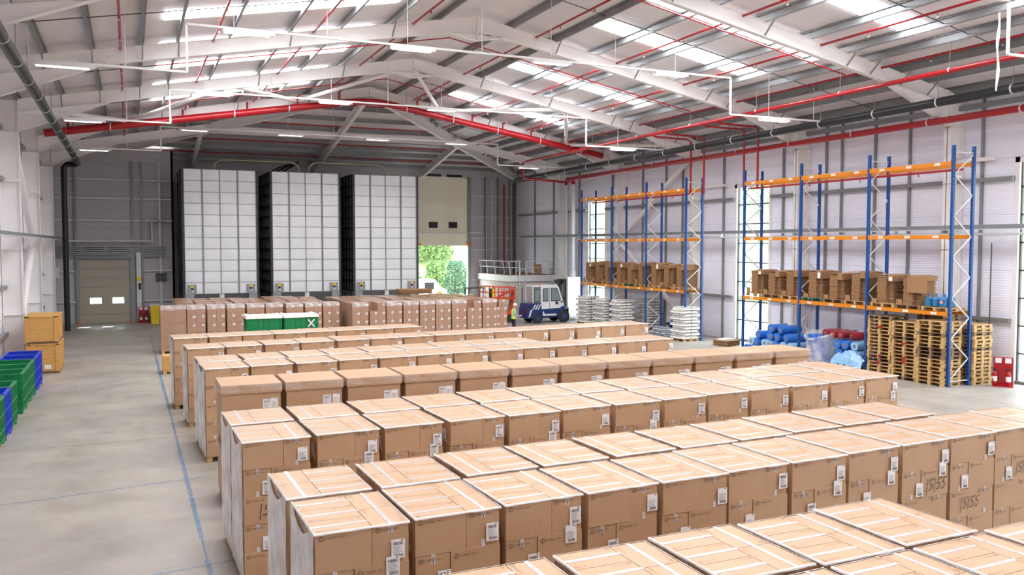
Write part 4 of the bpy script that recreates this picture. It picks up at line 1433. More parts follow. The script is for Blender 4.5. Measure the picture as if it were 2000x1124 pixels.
# ================================================================ RACKING
def rack(name, label, ys, group):
    y0 = ys[-1]
    t = thing(name, label, 'rack', (28.3, y0, 0), 0, group)
    L = [y - y0 for y in ys]
    H_ = 9.15; D_ = 1.1
    for y in L:
        for x in (0, D_):
            b = MB(); b.box(x - .05, y - .055, 0, x + .05, y + .055, H_, rack_b); b.box(x - .09, y - .09, 0, x + .09, y + .09, .015, rack_b)
            for k in range(60):
                z = .4 + k * .145
                b.quad([(x - .052, y - .02, z), (x - .052, y - .02, z + .05), (x - .052, y + .02, z + .05), (x - .052, y + .02, z)], black)
                b.quad([(x - .02, y - .057, z), (x + .02, y - .057, z), (x + .02, y - .057, z + .05), (x - .02, y - .057, z + .05)], black)
            b.build('upright', t)
        b = MB(); z = .25; s_ = 0; pts = []
        b.bar((.05, y, .2), (D_ - .05, y, .2), .04, .04, galv_l, (0, 1, 0))
        while z < H_ - .9:
            a, c = (.05, D_ - .05) if s_ % 2 == 0 else (D_ - .05, .05)
            b.bar((a, y, z), (c, y, z + .78), .04, .04, galv_l, (0, 1, 0)); z += .78; s_ += 1
        b.bar((.05, y, H_ - .25), (D_ - .05, y, H_ - .25), .04, .04, galv_l, (0, 1, 0))
        b.build('lattice', t)
    names = {2.77: 'low', 5.71: 'middle', 8.48: 'top'}
    for z in (2.77, 5.71, 8.48):
        for x in (0, D_):
            for i in range(len(L) - 1):
                a, c = min(L[i], L[i + 1]), max(L[i], L[i + 1])
                b = MB(); b.box(x - .045, a + .06, z - .075, x + .03, c - .06, z + .075, rack_o)
                for yy in (a + .06, c - .1):
                    b.box(x - .06, yy, z - .12, x - .045, yy + .045, z + .12, rack_o)
                bm_ = b.build('beam', t)
                if x == 0:
                    b = MB()
                    for q in (.17, .5, .83):
                        yy = a + (c - a) * q
                        b.box(-.05, yy - .13, z - .045, -.045, yy + .13, z + .045, paper)
                        g = text_geo('R-%02d-%d' % (int(yy * 3) % 60 + 10, int(z / 2.7)), .075)
                        b.geo(g, frame_mtx((-.053, yy + .12, z - .025), (0, -1, 0), (0, 0, 1)), ink_blue)
                    b.build('location_label', bm_)
    return t


rack('pallet_rack', 'far blue and orange pallet rack standing over white sacks', (51.31, 47.33, 43.32, 39.33), 'blue and orange racks')
rack('pallet_rack', 'near blue and orange pallet rack standing over wooden pallet stacks', (34.39, 30.43, 26.48, 22.5), 'blue and orange racks')

# ---- bundles of flat cardboard on the low rack level
def bundle_mesh(seed, wy, h):
    rnd = random.Random(seed); b = MB()
    n = int(h / .06)
    lean = rnd.uniform(-.05, .05)
    for k in range(n):
        z = k * .06; q = rnd.uniform(-.02, .02) + lean * math.sin(k / n * 3)
        cw_ = wy * .2
        b.box(-.5 + rnd.uniform(0, .03), -cw_ + q, z, .5, cw_ + q, z + .046, kraft_dk)
        b.box(-.46, -cw_ + q, z + .046, .5, cw_ + q, z + .06, kraft_gap_shade)
        b.box(-.36 + rnd.uniform(0, .05), -wy * .42 + q, z, .48, -cw_ + q, z + .044, kraft_dk)
        b.box(-.26 + rnd.uniform(0, .06), cw_ + q, z, .48, wy * .34 + q, z + .044, kraft_dk)
        b.box(-.2, -wy * .4, z + .044, .47, wy * .33, z + .06, kraft_gap_shade)
    return b.mesh('cardboard_sheets')


def bundle_cap(seed, wy, h):
    rnd = random.Random(seed + 50); b = MB(); cw_ = wy * .28
    f = rnd.uniform(.18, .34)
    # top sheet bent down over one side, and turned-up flaps at the foot
    b.prism([(-.52, -wy * .48, h + .01), (-.52, -wy * .1, h + .05), (-.52, wy * .3, h + .03), (-.52, wy * .3, h + .01), (-.52, -wy * .1, h + .03), (-.52, -wy * .48, h - .01)], (1.05, 0, 0), kraft_dk)
    b.box(-.5, -wy * .49, h - f, .5, -wy * .48 + .01, h, kraft_dk)
    b.box(-.53, -wy * .49, h - f, -.52, -wy * .26, h + .01, kraft_dk)
    b.box(-.54, -wy * .02, h + .02, -.5, wy * .02, h + .05, kraft_dk)
    lo = MB(); lo.box(-.54, wy * .2, 0, -.53, wy * .44, rnd.uniform(.15, .3), kraft_dk)
    lb = None
    if seed % 3 == 0:
        lb = MB(); lb.box(-.545, -wy * .46, h - f + .03, -.535, -wy * .32, h - .05, paper); lb = lb.mesh('paper_label')
    return b.mesh('top_sheet'), lo.mesh('bottom_flap'), lb


def slots(ys):
    out = []
    for i in range(len(ys) - 1):
        a, c = ys[i] - .1, ys[i + 1] + .1
        for k in range(3):
            out.append(a + (c - a) * (k + .5) / 3)
    return out


rnd = random.Random(21)
fs_ = slots((51.31, 47.33, 43.32, 39.33)); ns_ = slots((34.39, 30.43, 26.48, 22.5))
for nm, sl in (('far', fs_), ('near', ns_[:8])):
    for i, y in enumerate(sl):
        t = thing('cardboard_bundle', 'flat cartons bundled on a pallet on the %s blue rack, %s from the left' % (nm, ORD[i]), 'cardboard', (28.86, y, 2.85), 0, 'cardboard bundles on the %s rack' % nm)
        pm = PALG if (nm == 'near' and i in (3,)) or (nm == 'far' and i in (4,)) else (PALB if i % 3 == 1 else PAL)
        link('pallet', pm, t)
        h = rnd.uniform(1.12, 1.28) * (1.0 if nm == 'near' else 1.05)
        link('cardboard_sheets', bundle_mesh(i + (9 if nm == 'near' else 0), 1.14, h), t, (0, 0, .146))
        for me in bundle_cap(i + (9 if nm == 'near' else 0), 1.14, h):
            if me: link(me.name.split('.')[0], me, t, (0, 0, .146))
        if i in (7,) and nm == 'near':
            b = MB(); b.box(-.56, -.95, h - .5, -.54, -.02, h + .16, kraft_dk); b.build('propped_sheet', t)
t = link('wooden_pallet', PAL, None, (28.86, ns_[8], 2.85)); tag(t, 'wooden pallet carrying blue water bottles on the near rack', 'pallet')
b = MB(); b.lathe([(0, 0), (.13, .01), (.135, .1), (.125, .12), (.135, .14), (.135, .2), (.125, .22), (.135, .24), (.135, .3), (.12, .35), (.04, .39), (.03, .42), (.03, .46), (0, .46)], water_m, 14); BOT = b.mesh('bottle_body')
b = MB(); b.lathe([(0, .0), (.035, 0), (.035, .05), (0, .05)], roll_b, 10); CAP_ = b.mesh('cap')
pp = [(-.3, .42), (-.3, .1), (-.3, -.22), (-.02, .3), (-.02, 0), (-.02, -.3), (.26, .15), (.26, -.15)]
for i, (px, py) in enumerate(pp):
    row = 'front' if px < -.1 else ('middle' if px < .1 else 'rear')
    t = thing('water_bottle', 'blue water bottle on the near rack, %s line, %s from left' % (row, ORD[[q for q in pp if q[0] == px].index((px, py))]), 'bottle', (28.86 + px, ns_[8] + py, 2.996), 0, 'blue water bottles')
    link('bottle_body', BOT, t); link('cap', CAP_, t, (0, 0, .45))
    if i == 2:
        b = MB()
        for k in range(5):
            a = PI + (k - 2) * .25
            b.quad([(.14 * math.cos(a), .14 * math.sin(a), .15), (.14 * math.cos(a + .22), .14 * math.sin(a + .22), .15), (.14 * math.cos(a + .22), .14 * math.sin(a + .22), .26), (.14 * math.cos(a), .14 * math.sin(a), .26)], paper if k % 2 else ink_red)
        b.build('sticker', t)

# ---- stacks of empty pallets
STK = [(28.55, 23.15, 17, 'nearest stack by the rack end'), (28.6, 24.4, 16, 'middle one of the front stacks'), (28.65, 25.68, 17, 'left one of the front stacks'),
       (30.0, 22.95, 16, 'back right stack near the extinguishers'), (30.05, 24.4, 18, 'tallest stack, behind the middle')]
rnd = random.Random(31)
for x, y, n, ph in STK:
    for k in range(n):
        o = link('wooden_pallet', PAL if rnd.random() < .8 else PALB, None, (x + rnd.uniform(-.02, .02), y + rnd.uniform(-.02, .02), k * .146), rnd.uniform(-.025, .025))
        tag(o, 'wooden pallet %s from the floor, %s' % (ORD[k], ph), 'pallet', 'stacked empty pallets')
for k, (x, y, z) in enumerate(((28.03, 25.62, 1.98), (28.03, 25.62, .78), (28.05, 25.7, .5), (28.0, 24.4, 1.41), (28.0, 24.4, .83), (28.0, 24.4, .69))):
    b = MB(); x0 = 28.15 if y > 25 else 28.1; b.box(x0 - .03, y - .07, z, x0 + .03, y + .07, z + .1, red_p)
    tag(b.build('red_tag'), 'small red mark on the pallet stacks, %s counted from top left' % ORD[k], 'mark', 'red marks on pallets')

# ---- white sacks on pallets
def sack_mesh(seed, m, w_=.4, l_=.6, h_=.15):
    rnd = random.Random(seed); b = MB(); N, K = 8, 6; vs = []
    for sgn in (1, -1):
        for j in range(K + 1):
            for i in range(N + 1):
                u, v = i / N * 2 - 1, j / K * 2 - 1
                q = max(0, (1 - abs(u) ** 4) * (1 - abs(v) ** 4)) ** .5
                pull = 1 - .1 * (abs(u) ** 6 * abs(v) ** 6)
                vs.append((u * l_ / 2 * pull + rnd.uniform(-.004, .004), v * w_ / 2 * pull + rnd.uniform(-.004, .004), h_ / 2 + sgn * h_ / 2 * (.72 + .28 * q) + rnd.uniform(-.003, .003)))
    n1 = (N + 1) * (K + 1)
    f = [(j * (N + 1) + i, j * (N + 1) + i + 1, (j + 1) * (N + 1) + i + 1, (j + 1) * (N + 1) + i) for j in range(K) for i in range(N)]
    rim = [i for i in range(N + 1)] + [(j + 1) * (N + 1) - 1 for j in range(1, K + 1)] + [K * (N + 1) + i for i in range(N - 1, -1, -1)] + [j * (N + 1) for j in range(K - 1, 0, -1)]
    side = [(rim[k], n1 + rim[k], n1 + rim[(k + 1) % len(rim)], rim[(k + 1) % len(rim)])[::1] for k in range(len(rim))]
    b.add(vs, f + [tuple(n1 + q for q in g[::-1]) for g in f] + [tuple(g[::-1]) for g in side], m, True)
    return b.mesh('sack')


SK = [sack_mesh(k, sack_m) for k in range(3)]
SKS = [(28.65, 51.05, 10, 'farthest of the white sack loads'), (28.68, 48.75, 10, 'second white sack load from the left'), (28.7, 46.7, 10, 'third white sack load from the left'), (30.55, 46.3, 10, 'white sack load deepest under the rack by the wall'),
       (28.6, 39.75, 10, 'nearest white sack load at the end of the far rack')]
for x, y, n, ph in SKS:
    t = thing('sack_load', 'pallet of stacked white sacks, ' + ph, 'pallet of sacks', (x, y, 0), 0, 'white sack loads')
    link('pallet', PAL, t)
    for k in range(n):
        z = .14 + k * .178; fl = k % 2
        for (cx, cy, r) in ((-.3, -.41, 0), (-.3, 0, 0), (-.3, .41, 0), (.23, -.31, 1), (.23, .31, 1)):
            if fl: cx = -cx
            o = link('sack', rnd.choice(SK), t, (cx, cy, z), r * PI / 2 + rnd.uniform(-.04, .04)); o.scale = (1.04, 1.06, 1.22)
SG = [sack_mesh(10, sack_g, .42, .7, .2), sack_mesh(11, sack_g, .42, .7, .2)]; SN = [sack_mesh(12, roll_n, .4, .8, .2)]
gp = [(28.4, 41.0, 0), (28.4, 41.6, 0), (28.5, 42.2, 0), (28.6, 42.75, 0), (28.45, 41.3, .2), (28.5, 41.9, .2), (28.55, 42.5, .2), (28.5, 41.6, .4), (28.5, 42.2, .4)]
for i, (x, y, z) in enumerate(gp):
    o = link('grey_sack', SG[i % 2], None, (x, y, z), rnd.uniform(-.2, .2)); tag(o, 'crumpled grey sack under the far rack, %s counted upward' % ORD[i], 'sack', 'grey sack heap')
for i, (x, y, z) in enumerate(((29.6, 41.2, 0), (29.6, 41.7, 0), (29.6, 42.2, 0), (29.6, 41.5, .2), (29.6, 42.0, .2), (29.6, 41.6, .4), (29.6, 42.1, .4), (29.6, 41.8, .6), (29.6, 41.3, .6), (29.5, 42.2, .6), (29.5, 41.7, .8), (29.5, 41.2, .8))):
    o = link('navy_bag', SN[0], None, (x, y, z), rnd.uniform(-.2, .2)); tag(o, 'navy bag behind the grey sacks, %s counted upward' % ORD[i], 'bag', 'navy bags')

# ---- rolls of film and bales under the near rack
def roll(name, label, p, q, r, m, group, cat='roll'):
    t = thing(name, label, cat, p, 0, group); q = Vector(q) - Vector(p)
    b = MB(); b.tube([(0, 0, 0), q], r, m, 14); b.build('film_roll', t)
    b = MB(); d = q.normalized(); b.tube([-d * .01, q + d * .01], r * .35, kraft_dk, 10); b.build('core', t)


rnd = random.Random(6)
k = 0
for lev, ys in ((0, (34.0, 33.55, 33.1, 32.65, 32.2, 31.75, 31.3, 30.85)), (1, (33.8, 33.3, 32.85, 32.4, 31.95, 31.5, 31.0)), (2, (33.2, 32.5, 31.9, 31.2)), (3, (32.4, 31.6))):
    for y in ys:
        m = roll_lb if lev < 2 and k % 3 else roll_b
        a = rnd.uniform(-.15, .15)
        roll('film_roll', '%s film roll in the pile under the near rack, %s counted upward' % ('light blue' if m is roll_lb else 'blue', ORD[k]), (28.3, y + a, .22 + lev * .38), (29.35, y - a, .22 + lev * .38), .2, m, 'blue film rolls'); k += 1
# big open bag with upright blue rolls
t = thing('open_bag', 'translucent white bulk bag open at the top, full of blue rolls', 'bag', (28.75, 29.5, 0))
b = MB()
prof = [(.62, 0), (.66, .4), (.62, .85), (.66, 1.15), (.78, 1.35), (.72, 1.5), (.66, 1.3), (.6, 1.05)]
N = 28; vs = []; rn = random.Random(5)
for j, (r_, z) in enumerate(prof):
    for i in range(N):
        a = 2 * PI * i / N; q = 1 + .06 * math.sin(5 * a + j) + rn.uniform(-.03, .03)
        low = -.28 * max(0, math.cos(a - PI)) if j > 3 else 0
        vs.append((r_ * q * math.cos(a), r_ * q * math.sin(a), z + low + (rn.uniform(-.03, .03) if j > 2 else 0)))
b.add(vs, [(j * N + i, j * N + (i + 1) % N, (j + 1) * N + (i + 1) % N, (j + 1) * N + i) for j in range(len(prof) - 1) for i in range(N)], film_bag, True)
b.build('bag_skin', t)
for i, (x, y) in enumerate(((-.3, -.25), (-.32, .05), (-.28, .32), (0, -.3), (0, 0), (.02, .3), (.3, -.15), (.3, .18))):
    o = MB(); o.tube([(28.75 + x, 29.5 + y, .02), (28.75 + x, 29.5 + y, 1.32)], .14, roll_b, 12)
    tag(o.build('film_roll'), 'upright blue roll inside the open white bag, %s counted from the front' % ORD[i], 'roll', 'rolls in the bulk bag')
k = 0
for lev, ys in ((0, (28.4, 27.95, 27.5, 27.1)), (1, (28.2, 27.7, 27.25)), (2, (28.3, 27.85, 27.3))):
    for y in ys:
        roll('film_roll', 'blue film roll beside the pallet stacks, %s counted upward' % ORD[k], (28.5, y, .22 + lev * .4), (29.4, y + .05, .22 + lev * .4), .2, roll_b if k % 3 else roll_lb, 'blue film rolls beside the pallets'); k += 1
for i, y in enumerate((29.2, 28.75, 28.3, 27.7)):
    x1 = 29.3 if i < 3 else 28.7
    roll('red_roll', 'dark red film roll on top of the blue rolls, %s from the left' % ORD[i], (28.7, y, 1.42), (29.6, y - (.0 if i < 3 else .5), 1.42), .18, roll_r, 'dark red rolls')
b = MB(); N = 14; vs = []; rn = random.Random(3)
for j in range(9):
    for i in range(N + 1):
        u, v = i / N, j / 8; vs.append((28.0 + .55 * v, 26.5 + 1.7 * u, .05 + .75 * (math.sin(PI * v * .9 + .1) ** .6) * (.6 + .4 * math.sin(PI * u)) + rn.uniform(-.08, .08)))
b.add(vs, [(j * (N + 1) + i + 1, j * (N + 1) + i, (j + 1) * (N + 1) + i, (j + 1) * (N + 1) + i + 1) for j in range(8) for i in range(N)], roll_lb, False)
tag(b.build('crumpled_film'), 'crumpled light blue plastic film spread in front of the blue rolls', 'plastic film')
b = MB()
for k in range(10):
    rn = random.Random(k); b.box(-.6 + rn.uniform(0, .1), -.5 + rn.uniform(0, .1), k * .03, .6, .5, k * .03 + .025, kraft_dk)
b.box(-.45, -.2, .3, .3, .3, .36, paper)
tag(link('flat_cardboard', b.mesh('flat_cardboard'), None, (29.3, 36.9, 0), .3), 'low pile of flat cardboard with white sheets on the floor between the racks', 'cardboard')

# ---- fire extinguisher points
def ext_stand(loc, rz, label):
    t = thing('extinguisher_stand', label, 'stand', loc, rz)
    b = MB(); b.box(-.35, -.25, 0, .35, .2, .05, red_p); b.box(-.33, .12, .05, .33, .17, 1.1, red_p); b.box(-.35, -.2, .05, -.32, .17, .3, red_p); b.build('body', t)
    b = MB(); b.box(-.27, .105, .88, -.06, .12, 1.07, paper); b.box(.06, .105, .88, .27, .12, 1.07, paper); b.build('notice', t)
    return t


ext_stand((30.35, 21.75, 0), R(-55), 'red fire point stand by the right-hand window')
ext_stand((.8, 64.3, 0), 0, 'red fire point stand beside the closed door at the far left')
b = MB(); b.lathe([(0, .0), (.085, .01), (.09, .05), (.09, .42), (.06, .5), (.025, .53), (.025, .56), (0, .56)], red_p, 14); EXB = b.mesh('cylinder_body')
b = MB(); b.box(-.03, -.03, .56, .03, .03, .62, black); b.bar((0, 0, .62), (-.12, 0, .66), .02, .02, black); b.bar((0, 0, .6), (-.12, 0, .58), .02, .02, black); EXV = b.mesh('valve')
b = MB(); b.tube([(.03, 0, .6), (.13, 0, .55), (.13, -.03, .2)], .014, black, 6); EXH = b.mesh('hose')
b = MB(); b.lathe([(.091, .15), (.092, .16), (.092, .33), (.091, .34)], paper, 14); EXL = b.mesh('label_band')
for i, (x, y, nm) in enumerate(((30.13, 21.93, 'left one at the right-hand fire point'), (30.38, 21.55, 'right one at the right-hand fire point'), (.63, 64.2, 'left one by the closed far door'), (.97, 64.2, 'right one by the closed far door'))):
    t = thing('fire_extinguisher', 'red fire extinguisher, ' + nm, 'fire extinguisher', (x, y, .05), R(-55) if i < 2 else 0)
    for me in (EXB, EXV, EXH, EXL): link(me.name.split('.')[0], me, t)
t = thing('yellow_bin', 'yellow lidded bin by the far wall left of the wrapped block', 'bin', (1.5, 63.4, 0))
b = MB(); b.frust(-.25, -.35, 0, .25, .35, 1.25, -.03, -.03, yellow); b.build('bin_body', t); b = MB(); b.box(-.3, -.4, 1.25, .3, .4, 1.33, white_p); b.build('lid', t)
t = thing('control_panel', 'white control column with round yellow stop button by the closed door', 'control panel', (.55, 64.7, 0))
b = MB(); b.box(-.15, -.1, 0, .15, .1, 4.9, white_p); b.build('column_body', t); b = MB(); b.box(-.12, -.16, 2.2, .12, -.1, 2.9, paper); b.box(-.05, -.18, 2.3, .12, -.16, 2.75, black); b.build('switch_box', t)
b = MB(); b.tube([(0, -.2, 3.05), (0, -.1, 3.05)], .16, yellow, 14); b.build('stop_button', t)
t = thing('wall_cabinet', 'dark grey wall cabinet with blue top strip on the far left wall', 'cabinet', (2.0, 64.8, 2.9))
b = MB(); b.box(-.35, -.15, 0, .35, .15, .5, galv_d); b.build('body', t); b = MB(); b.box(-.33, -.16, .38, .33, -.15, .48, ink_blue); b.build('strip', t)
t = thing('junction_box', 'small white box on the wall beside the far left corner', 'box', (-4.6, 64.6, 3.2)); b = MB(); b.box(-.25, -.1, 0, .25, .1, .7, white_p); b.build('body', t)

# ================================================================ FORKLIFT
t = thing('forklift_truck', 'dark blue and white forklift truck with closed cab beside the white plinth', 'forklift', (24.75, 53.2, 0), R(3))
W2 = .62
b = MB()
body = [(0, .35), (.0, 1.0), (.12, 1.38), (1.1, 1.38), (1.15, .95), (2.55, .95), (2.75, 1.15), (3.05, 1.1), (3.1, .5), (2.6, .38), (1.3, .34), (.9, .3)]
b.prism([(x, -W2, z) for x, z in body], (0, 2 * W2, 0), fl_blue); b.build('chassis', t, .02)
b = MB()
for k in range(3):
    x = .38 + k * .2; b.quad([(x, -W2 - .025, .95), (x + .1, -W2 - .025, .95), (x + .3, -W2 - .025, 1.3), (x + .2, -W2 - .025, 1.3)], white_p)
b.quad([(.08, -W2 - .025, .45), (.2, -W2 - .025, .45), (.38, -W2 - .025, .95), (.26, -W2 - .025, .95)], white_p)
b.quad([(1.2, -W2 - .025, .5), (2.3, -W2 - .025, .5), (2.3, -W2 - .025, .62), (1.36, -W2 - .025, .62), (1.28, -W2 - .025, .8), (1.2, -W2 - .025, .8)], white_p)
for k in range(4): b.quad([(.03, -W2 - .025, 1.0 + k * .08), (.24, -W2 - .025, 1.0 + k * .08), (.26, -W2 - .025, 1.04 + k * .08), (.05, -W2 - .025, 1.04 + k * .08)], black)
b.build('stripe', t)
b = MB()
cab = [(1.08, .95), (1.1, 2.5), (1.2, 2.62), (2.35, 2.62), (2.5, 2.5), (2.95, 1.2), (2.75, 1.0)]
b.prism([(x, -W2 + .02, z) for x, z in cab], (0, 2 * W2 - .04, 0), fl_white)
b.box(.45, -W2 + .05, 2.5, 1.15, W2 - .05, 2.6, fl_white); b.bar((.5, -W2 + .1, 1.38), (.48, -W2 + .1, 2.5), .06, .06, fl_white); b.bar((.5, W2 - .1, 1.38), (.48, W2 - .1, 2.5), .06, .06, fl_white)
b.build('cab', t, .015)
b = MB()
for pts in ([(1.22, 1.5), (1.22, 2.35), (1.3, 2.42), (1.6, 2.42), (1.66, 2.35), (1.66, 1.5)], [(1.86, 1.5), (1.86, 2.42), (2.32, 2.42), (2.4, 2.36), (2.66, 1.55), (2.6, 1.5)], [(.56, 1.45), (.54, 2.3), (.6, 2.36), (.98, 2.36), (1.0, 2.3), (1.0, 1.45)]):
    b.prism([(x, -W2 - .0, z) for x, z in pts], (0, .012, 0), black)
b.build('side_window', t)
glz = mat('cab_glass', srgb(120, 140, 142), .08, coat=1.0)
b = MB()
for pts in ([(1.26, 1.54), (1.26, 2.34), (1.32, 2.38), (1.58, 2.38), (1.62, 2.34), (1.62, 1.54)], [(1.9, 1.54), (1.9, 2.38), (2.3, 2.38), (2.36, 2.34), (2.61, 1.58), (2.58, 1.54)], [(.6, 1.5), (.58, 2.28), (.62, 2.32), (.94, 2.32), (.96, 2.28), (.96, 1.5)]):
    b.prism([(x, -W2 - .014, z) for x, z in pts], (0, .012, 0), glz)
b.build('cab_pane', t)
b = MB(); b.box(1.74, -W2 - .005, 1.0, 1.755, -W2 + .02, 2.5, galv_d); b.box(2.24, -W2 - .03, 1.28, 2.42, -W2 + .02, 1.46, black); b.box(2.66, -W2 - .04, 1.4, 2.8, -W2, 1.48, black); b.build('door_handle', t)
for i, (x, r, y) in enumerate(((.78, .34, -W2 - .02), (2.85, .42, -W2 - .05), (.78, .34, W2 + .02), (2.85, .42, W2 + .05))):
    wl = MB(); wl.tube([(x, y - .13, r), (x, y - .12, r), (x, y + .12, r), (x, y + .13, r)], [r * .85, r, r, r * .85], rubber, 24); o = wl.build('wheel', t)
    wl = MB(); wl.tube([(x, y - .14, r), (x, y + .14, r)], r * .55, fl_blue, 18); wl.tube([(x, y - .155, r), (x, y + .155, r)], r * .2, galv_d, 12); wl.build('rim', o)
b = MB()
for y in (-.42, .34):
    b.box(2.98, y, .12, 3.14, y + .1, 3.0, galv_d); b.box(3.12, y + .02, .12, 3.24, y + .1, 2.9, black)
for z in (.5, 1.6, 2.9): b.box(3.0, -.42, z, 3.2, .44, z + .1, black)
b.tube([(3.1, 0, .4), (3.1, 0, 2.7)], .05, galv_d, 8)
b.box(2.7, -.4, 2.68, 3.0, .42, 2.95, black)
b.build('mast', t)
b = MB(); b.box(3.24, -.6, .3, 3.3, .6, .42, black); b.box(3.24, -.6, .75, 3.3, .6, .87, black); b.box(3.24, -.62, .3, 3.3, -.55, 1.0, black); b.box(3.24, .55, .3, 3.3, .62, 1.0, black); b.build('fork_carriage', t)
for y in (-.4, .3):
    b = MB(); b.box(3.3, y, .1, 3.35, y + .12, .9, black); b.box(3.3, y, .08, 4.4, y + .12, .12, black); b.build('fork', t)
b = MB(); b.tube([(1.1, -.3, 2.62), (1.1, -.3, 2.75)], .07, orange, 10); b.build('beacon', t)
b = MB(); b.tube([(.2, W2 - .1, 1.38), (.2, W2 - .1, 2.45)], .04, galv_d, 8); b.build('exhaust', t)

# ================================================================ LIFT PLATFORM, DOORWAY TRAFFIC
t = thing('lift_platform', 'orange-red boom lift with railed work basket behind the worker', 'lift', (22.2, 54.4, 0), R(2))
b = MB(); b.box(-.2, -.5, .25, 2.3, .5, .75, lift_o)
b.build('chassis', t, .02)
for x in (.15, 1.95):
    for y in (-.5, .5):
        w_ = MB(); w_.tube([(x, y - .12, .3), (x, y + .12, .3)], .3, rubber, 18); w_.build('wheel', t)
b = MB(); b.bar((2.2, 0, .7), (2.35, 0, 2.3), .2, .2, lift_o, (0, 1, 0)); b.bar((2.35, 0, 2.3), (1.0, .2, 1.6), .14, .14, lift_o); b.tube([(1.8, -.3, .8), (2.0, -.3, 1.6), (2.25, -.2, 2.1)], .03, black, 6); b.build('arm', t)
b = MB()
for z in (1.75, 2.15, 2.55):
    b.tube([(0, -.45, z), (2.3, -.45, z - (.12 if z > 2.5 else 0)), (2.35, .45, z - .1), (0, .45, z), (0, -.45, z)], .035, lift_o, 6)
for x in (0, .75, 1.0, 1.45, 2.3):
    for y in (-.45, .45): b.bar((x, y, 1.7), (x, y, 2.5), .05, .05, lift_o)
b.bar((1.2, -.45, 2.5), (1.4, -.45, 1.8), .05, .05, lift_o)
b.build('guard_rail', t)
b = MB(); b.box(-.02, -.48, 1.62, 2.35, .48, 1.7, lift_o); b.build('platform_deck', t)
b = MB(); b.box(.12, -.44, 1.75, .3, -.4, 2.35, paper); b.box(.34, -.44, 1.75, .52, -.35, 2.4, black); b.box(.54, -.44, 1.8, .72, -.35, 2.35, yellow); b.build('control_box', t)
t = thing('small_stacker', 'small dark stacker with black overhead guard standing before the open doorway', 'forklift', (23.6, 61.2, 0))
b = MB(); b.box(0, -.45, .15, 1.3, .45, .95, black); b.box(.0, -.46, .5, .5, .46, 1.1, orange); b.build('chassis', t, .02)
b = MB(); 
for x in (.05, 1.25):
    for y in (-.4, .4): b.bar((x, y, .9), (x + .05, y, 2.05), .06, .06, black)
b.box(0, -.45, 2.05, 1.4, .45, 2.12, black); b.build('overhead_guard', t)
b = MB(); b.box(.45, -.25, .95, .8, .25, 1.1, black); b.box(.35, -.25, 1.05, .45, .25, 1.6, hivis); b.build('seat', t)
for x in (.2, 1.1):
    for y in (-.42, .42):
        w_ = MB(); w_.tube([(x, y - .1, .22), (x, y + .1, .22)], .22, rubber, 16); w_.build('wheel', t)

# ================================================================ WORKER
def skinned(name, verts, edges, radii, m, parent, root=0, lvl=1):
    me = bpy.data.meshes.new(name); me.from_pydata(verts, edges, []); me.materials.append(m)
    o = link(name, me, parent)
    md = o.modifiers.new('skin', 'SKIN'); md.use_smooth_shade = True
    for i, r in enumerate(radii):
        me.skin_vertices[0].data[i].radius = (r, r) if not isinstance(r, tuple) else r
        me.skin_vertices[0].data[i].use_root = i == root
    s2 = o.modifiers.new('sub', 'SUBSURF'); s2.levels = lvl; s2.render_levels = lvl
    return o


t = thing('person', 'person in a yellow high-visibility vest and white helmet looking down, right of the wrapped block', 'person', (21.55, 47.7, 0), R(-10))
V = [(0, 0, .95), (0, 0, 1.15), (.01, 0, 1.36), (.02, 0, 1.46), (.05, 0, 1.52), (.085, 0, 1.6), (.1, 0, 1.68),
     (0, .1, .88), (.02, .11, .48), (0, .11, .08), (.15, .11, .04), (0, -.1, .88), (.03, -.11, .48), (0, -.11, .08), (.15, -.11, .04),
     (.01, .17, 1.4), (.0, .25, 1.13), (.2, .16, 1.02), (.3, .1, 1.03), (.01, -.17, 1.4), (.0, -.25, 1.13), (.2, -.16, 1.02), (.3, -.1, 1.03)]
Ed = [(0, 1), (1, 2), (2, 3), (3, 4), (4, 5), (5, 6), (0, 7), (7, 8), (8, 9), (9, 10), (0, 11), (11, 12), (12, 13), (13, 14), (2, 15), (15, 16), (16, 17), (17, 18), (2, 19), (19, 20), (20, 21), (21, 22)]
Rd = [.13, .12, .13, .062, .07, .098, .092, .09, .062, .046, .035, .09, .062, .046, .035, .06, .048, .036, .03, .06, .048, .036, .03]
skinned('body', V, Ed, Rd, skin, t)
for s_ in (-1, 1):
    vs = [(.29, s_ * .1, 1.03), (.355, s_ * .09, 1.04)]; es = [(0, 1)]; rr = [.032, .038]
    for k in range(4):
        y = s_ * .09 + (k - 1.5) * .02; L_ = (.07, .08, .075, .06)[k]
        vs += [(.38, y, 1.04), (.38 + L_ * .6, y, 1.03), (.38 + L_, y, 1.005)]; i0 = len(vs) - 3
        es += [(1, i0), (i0, i0 + 1), (i0 + 1, i0 + 2)]; rr += [.011, .010, .008]
    vs += [(.33, s_ * .06, 1.06), (.37, s_ * .04, 1.065)]; es += [(0, len(vs) - 2), (len(vs) - 2, len(vs) - 1)]; rr += [.013, .010]
    skinned('hand', vs, es, rr, skin, t)
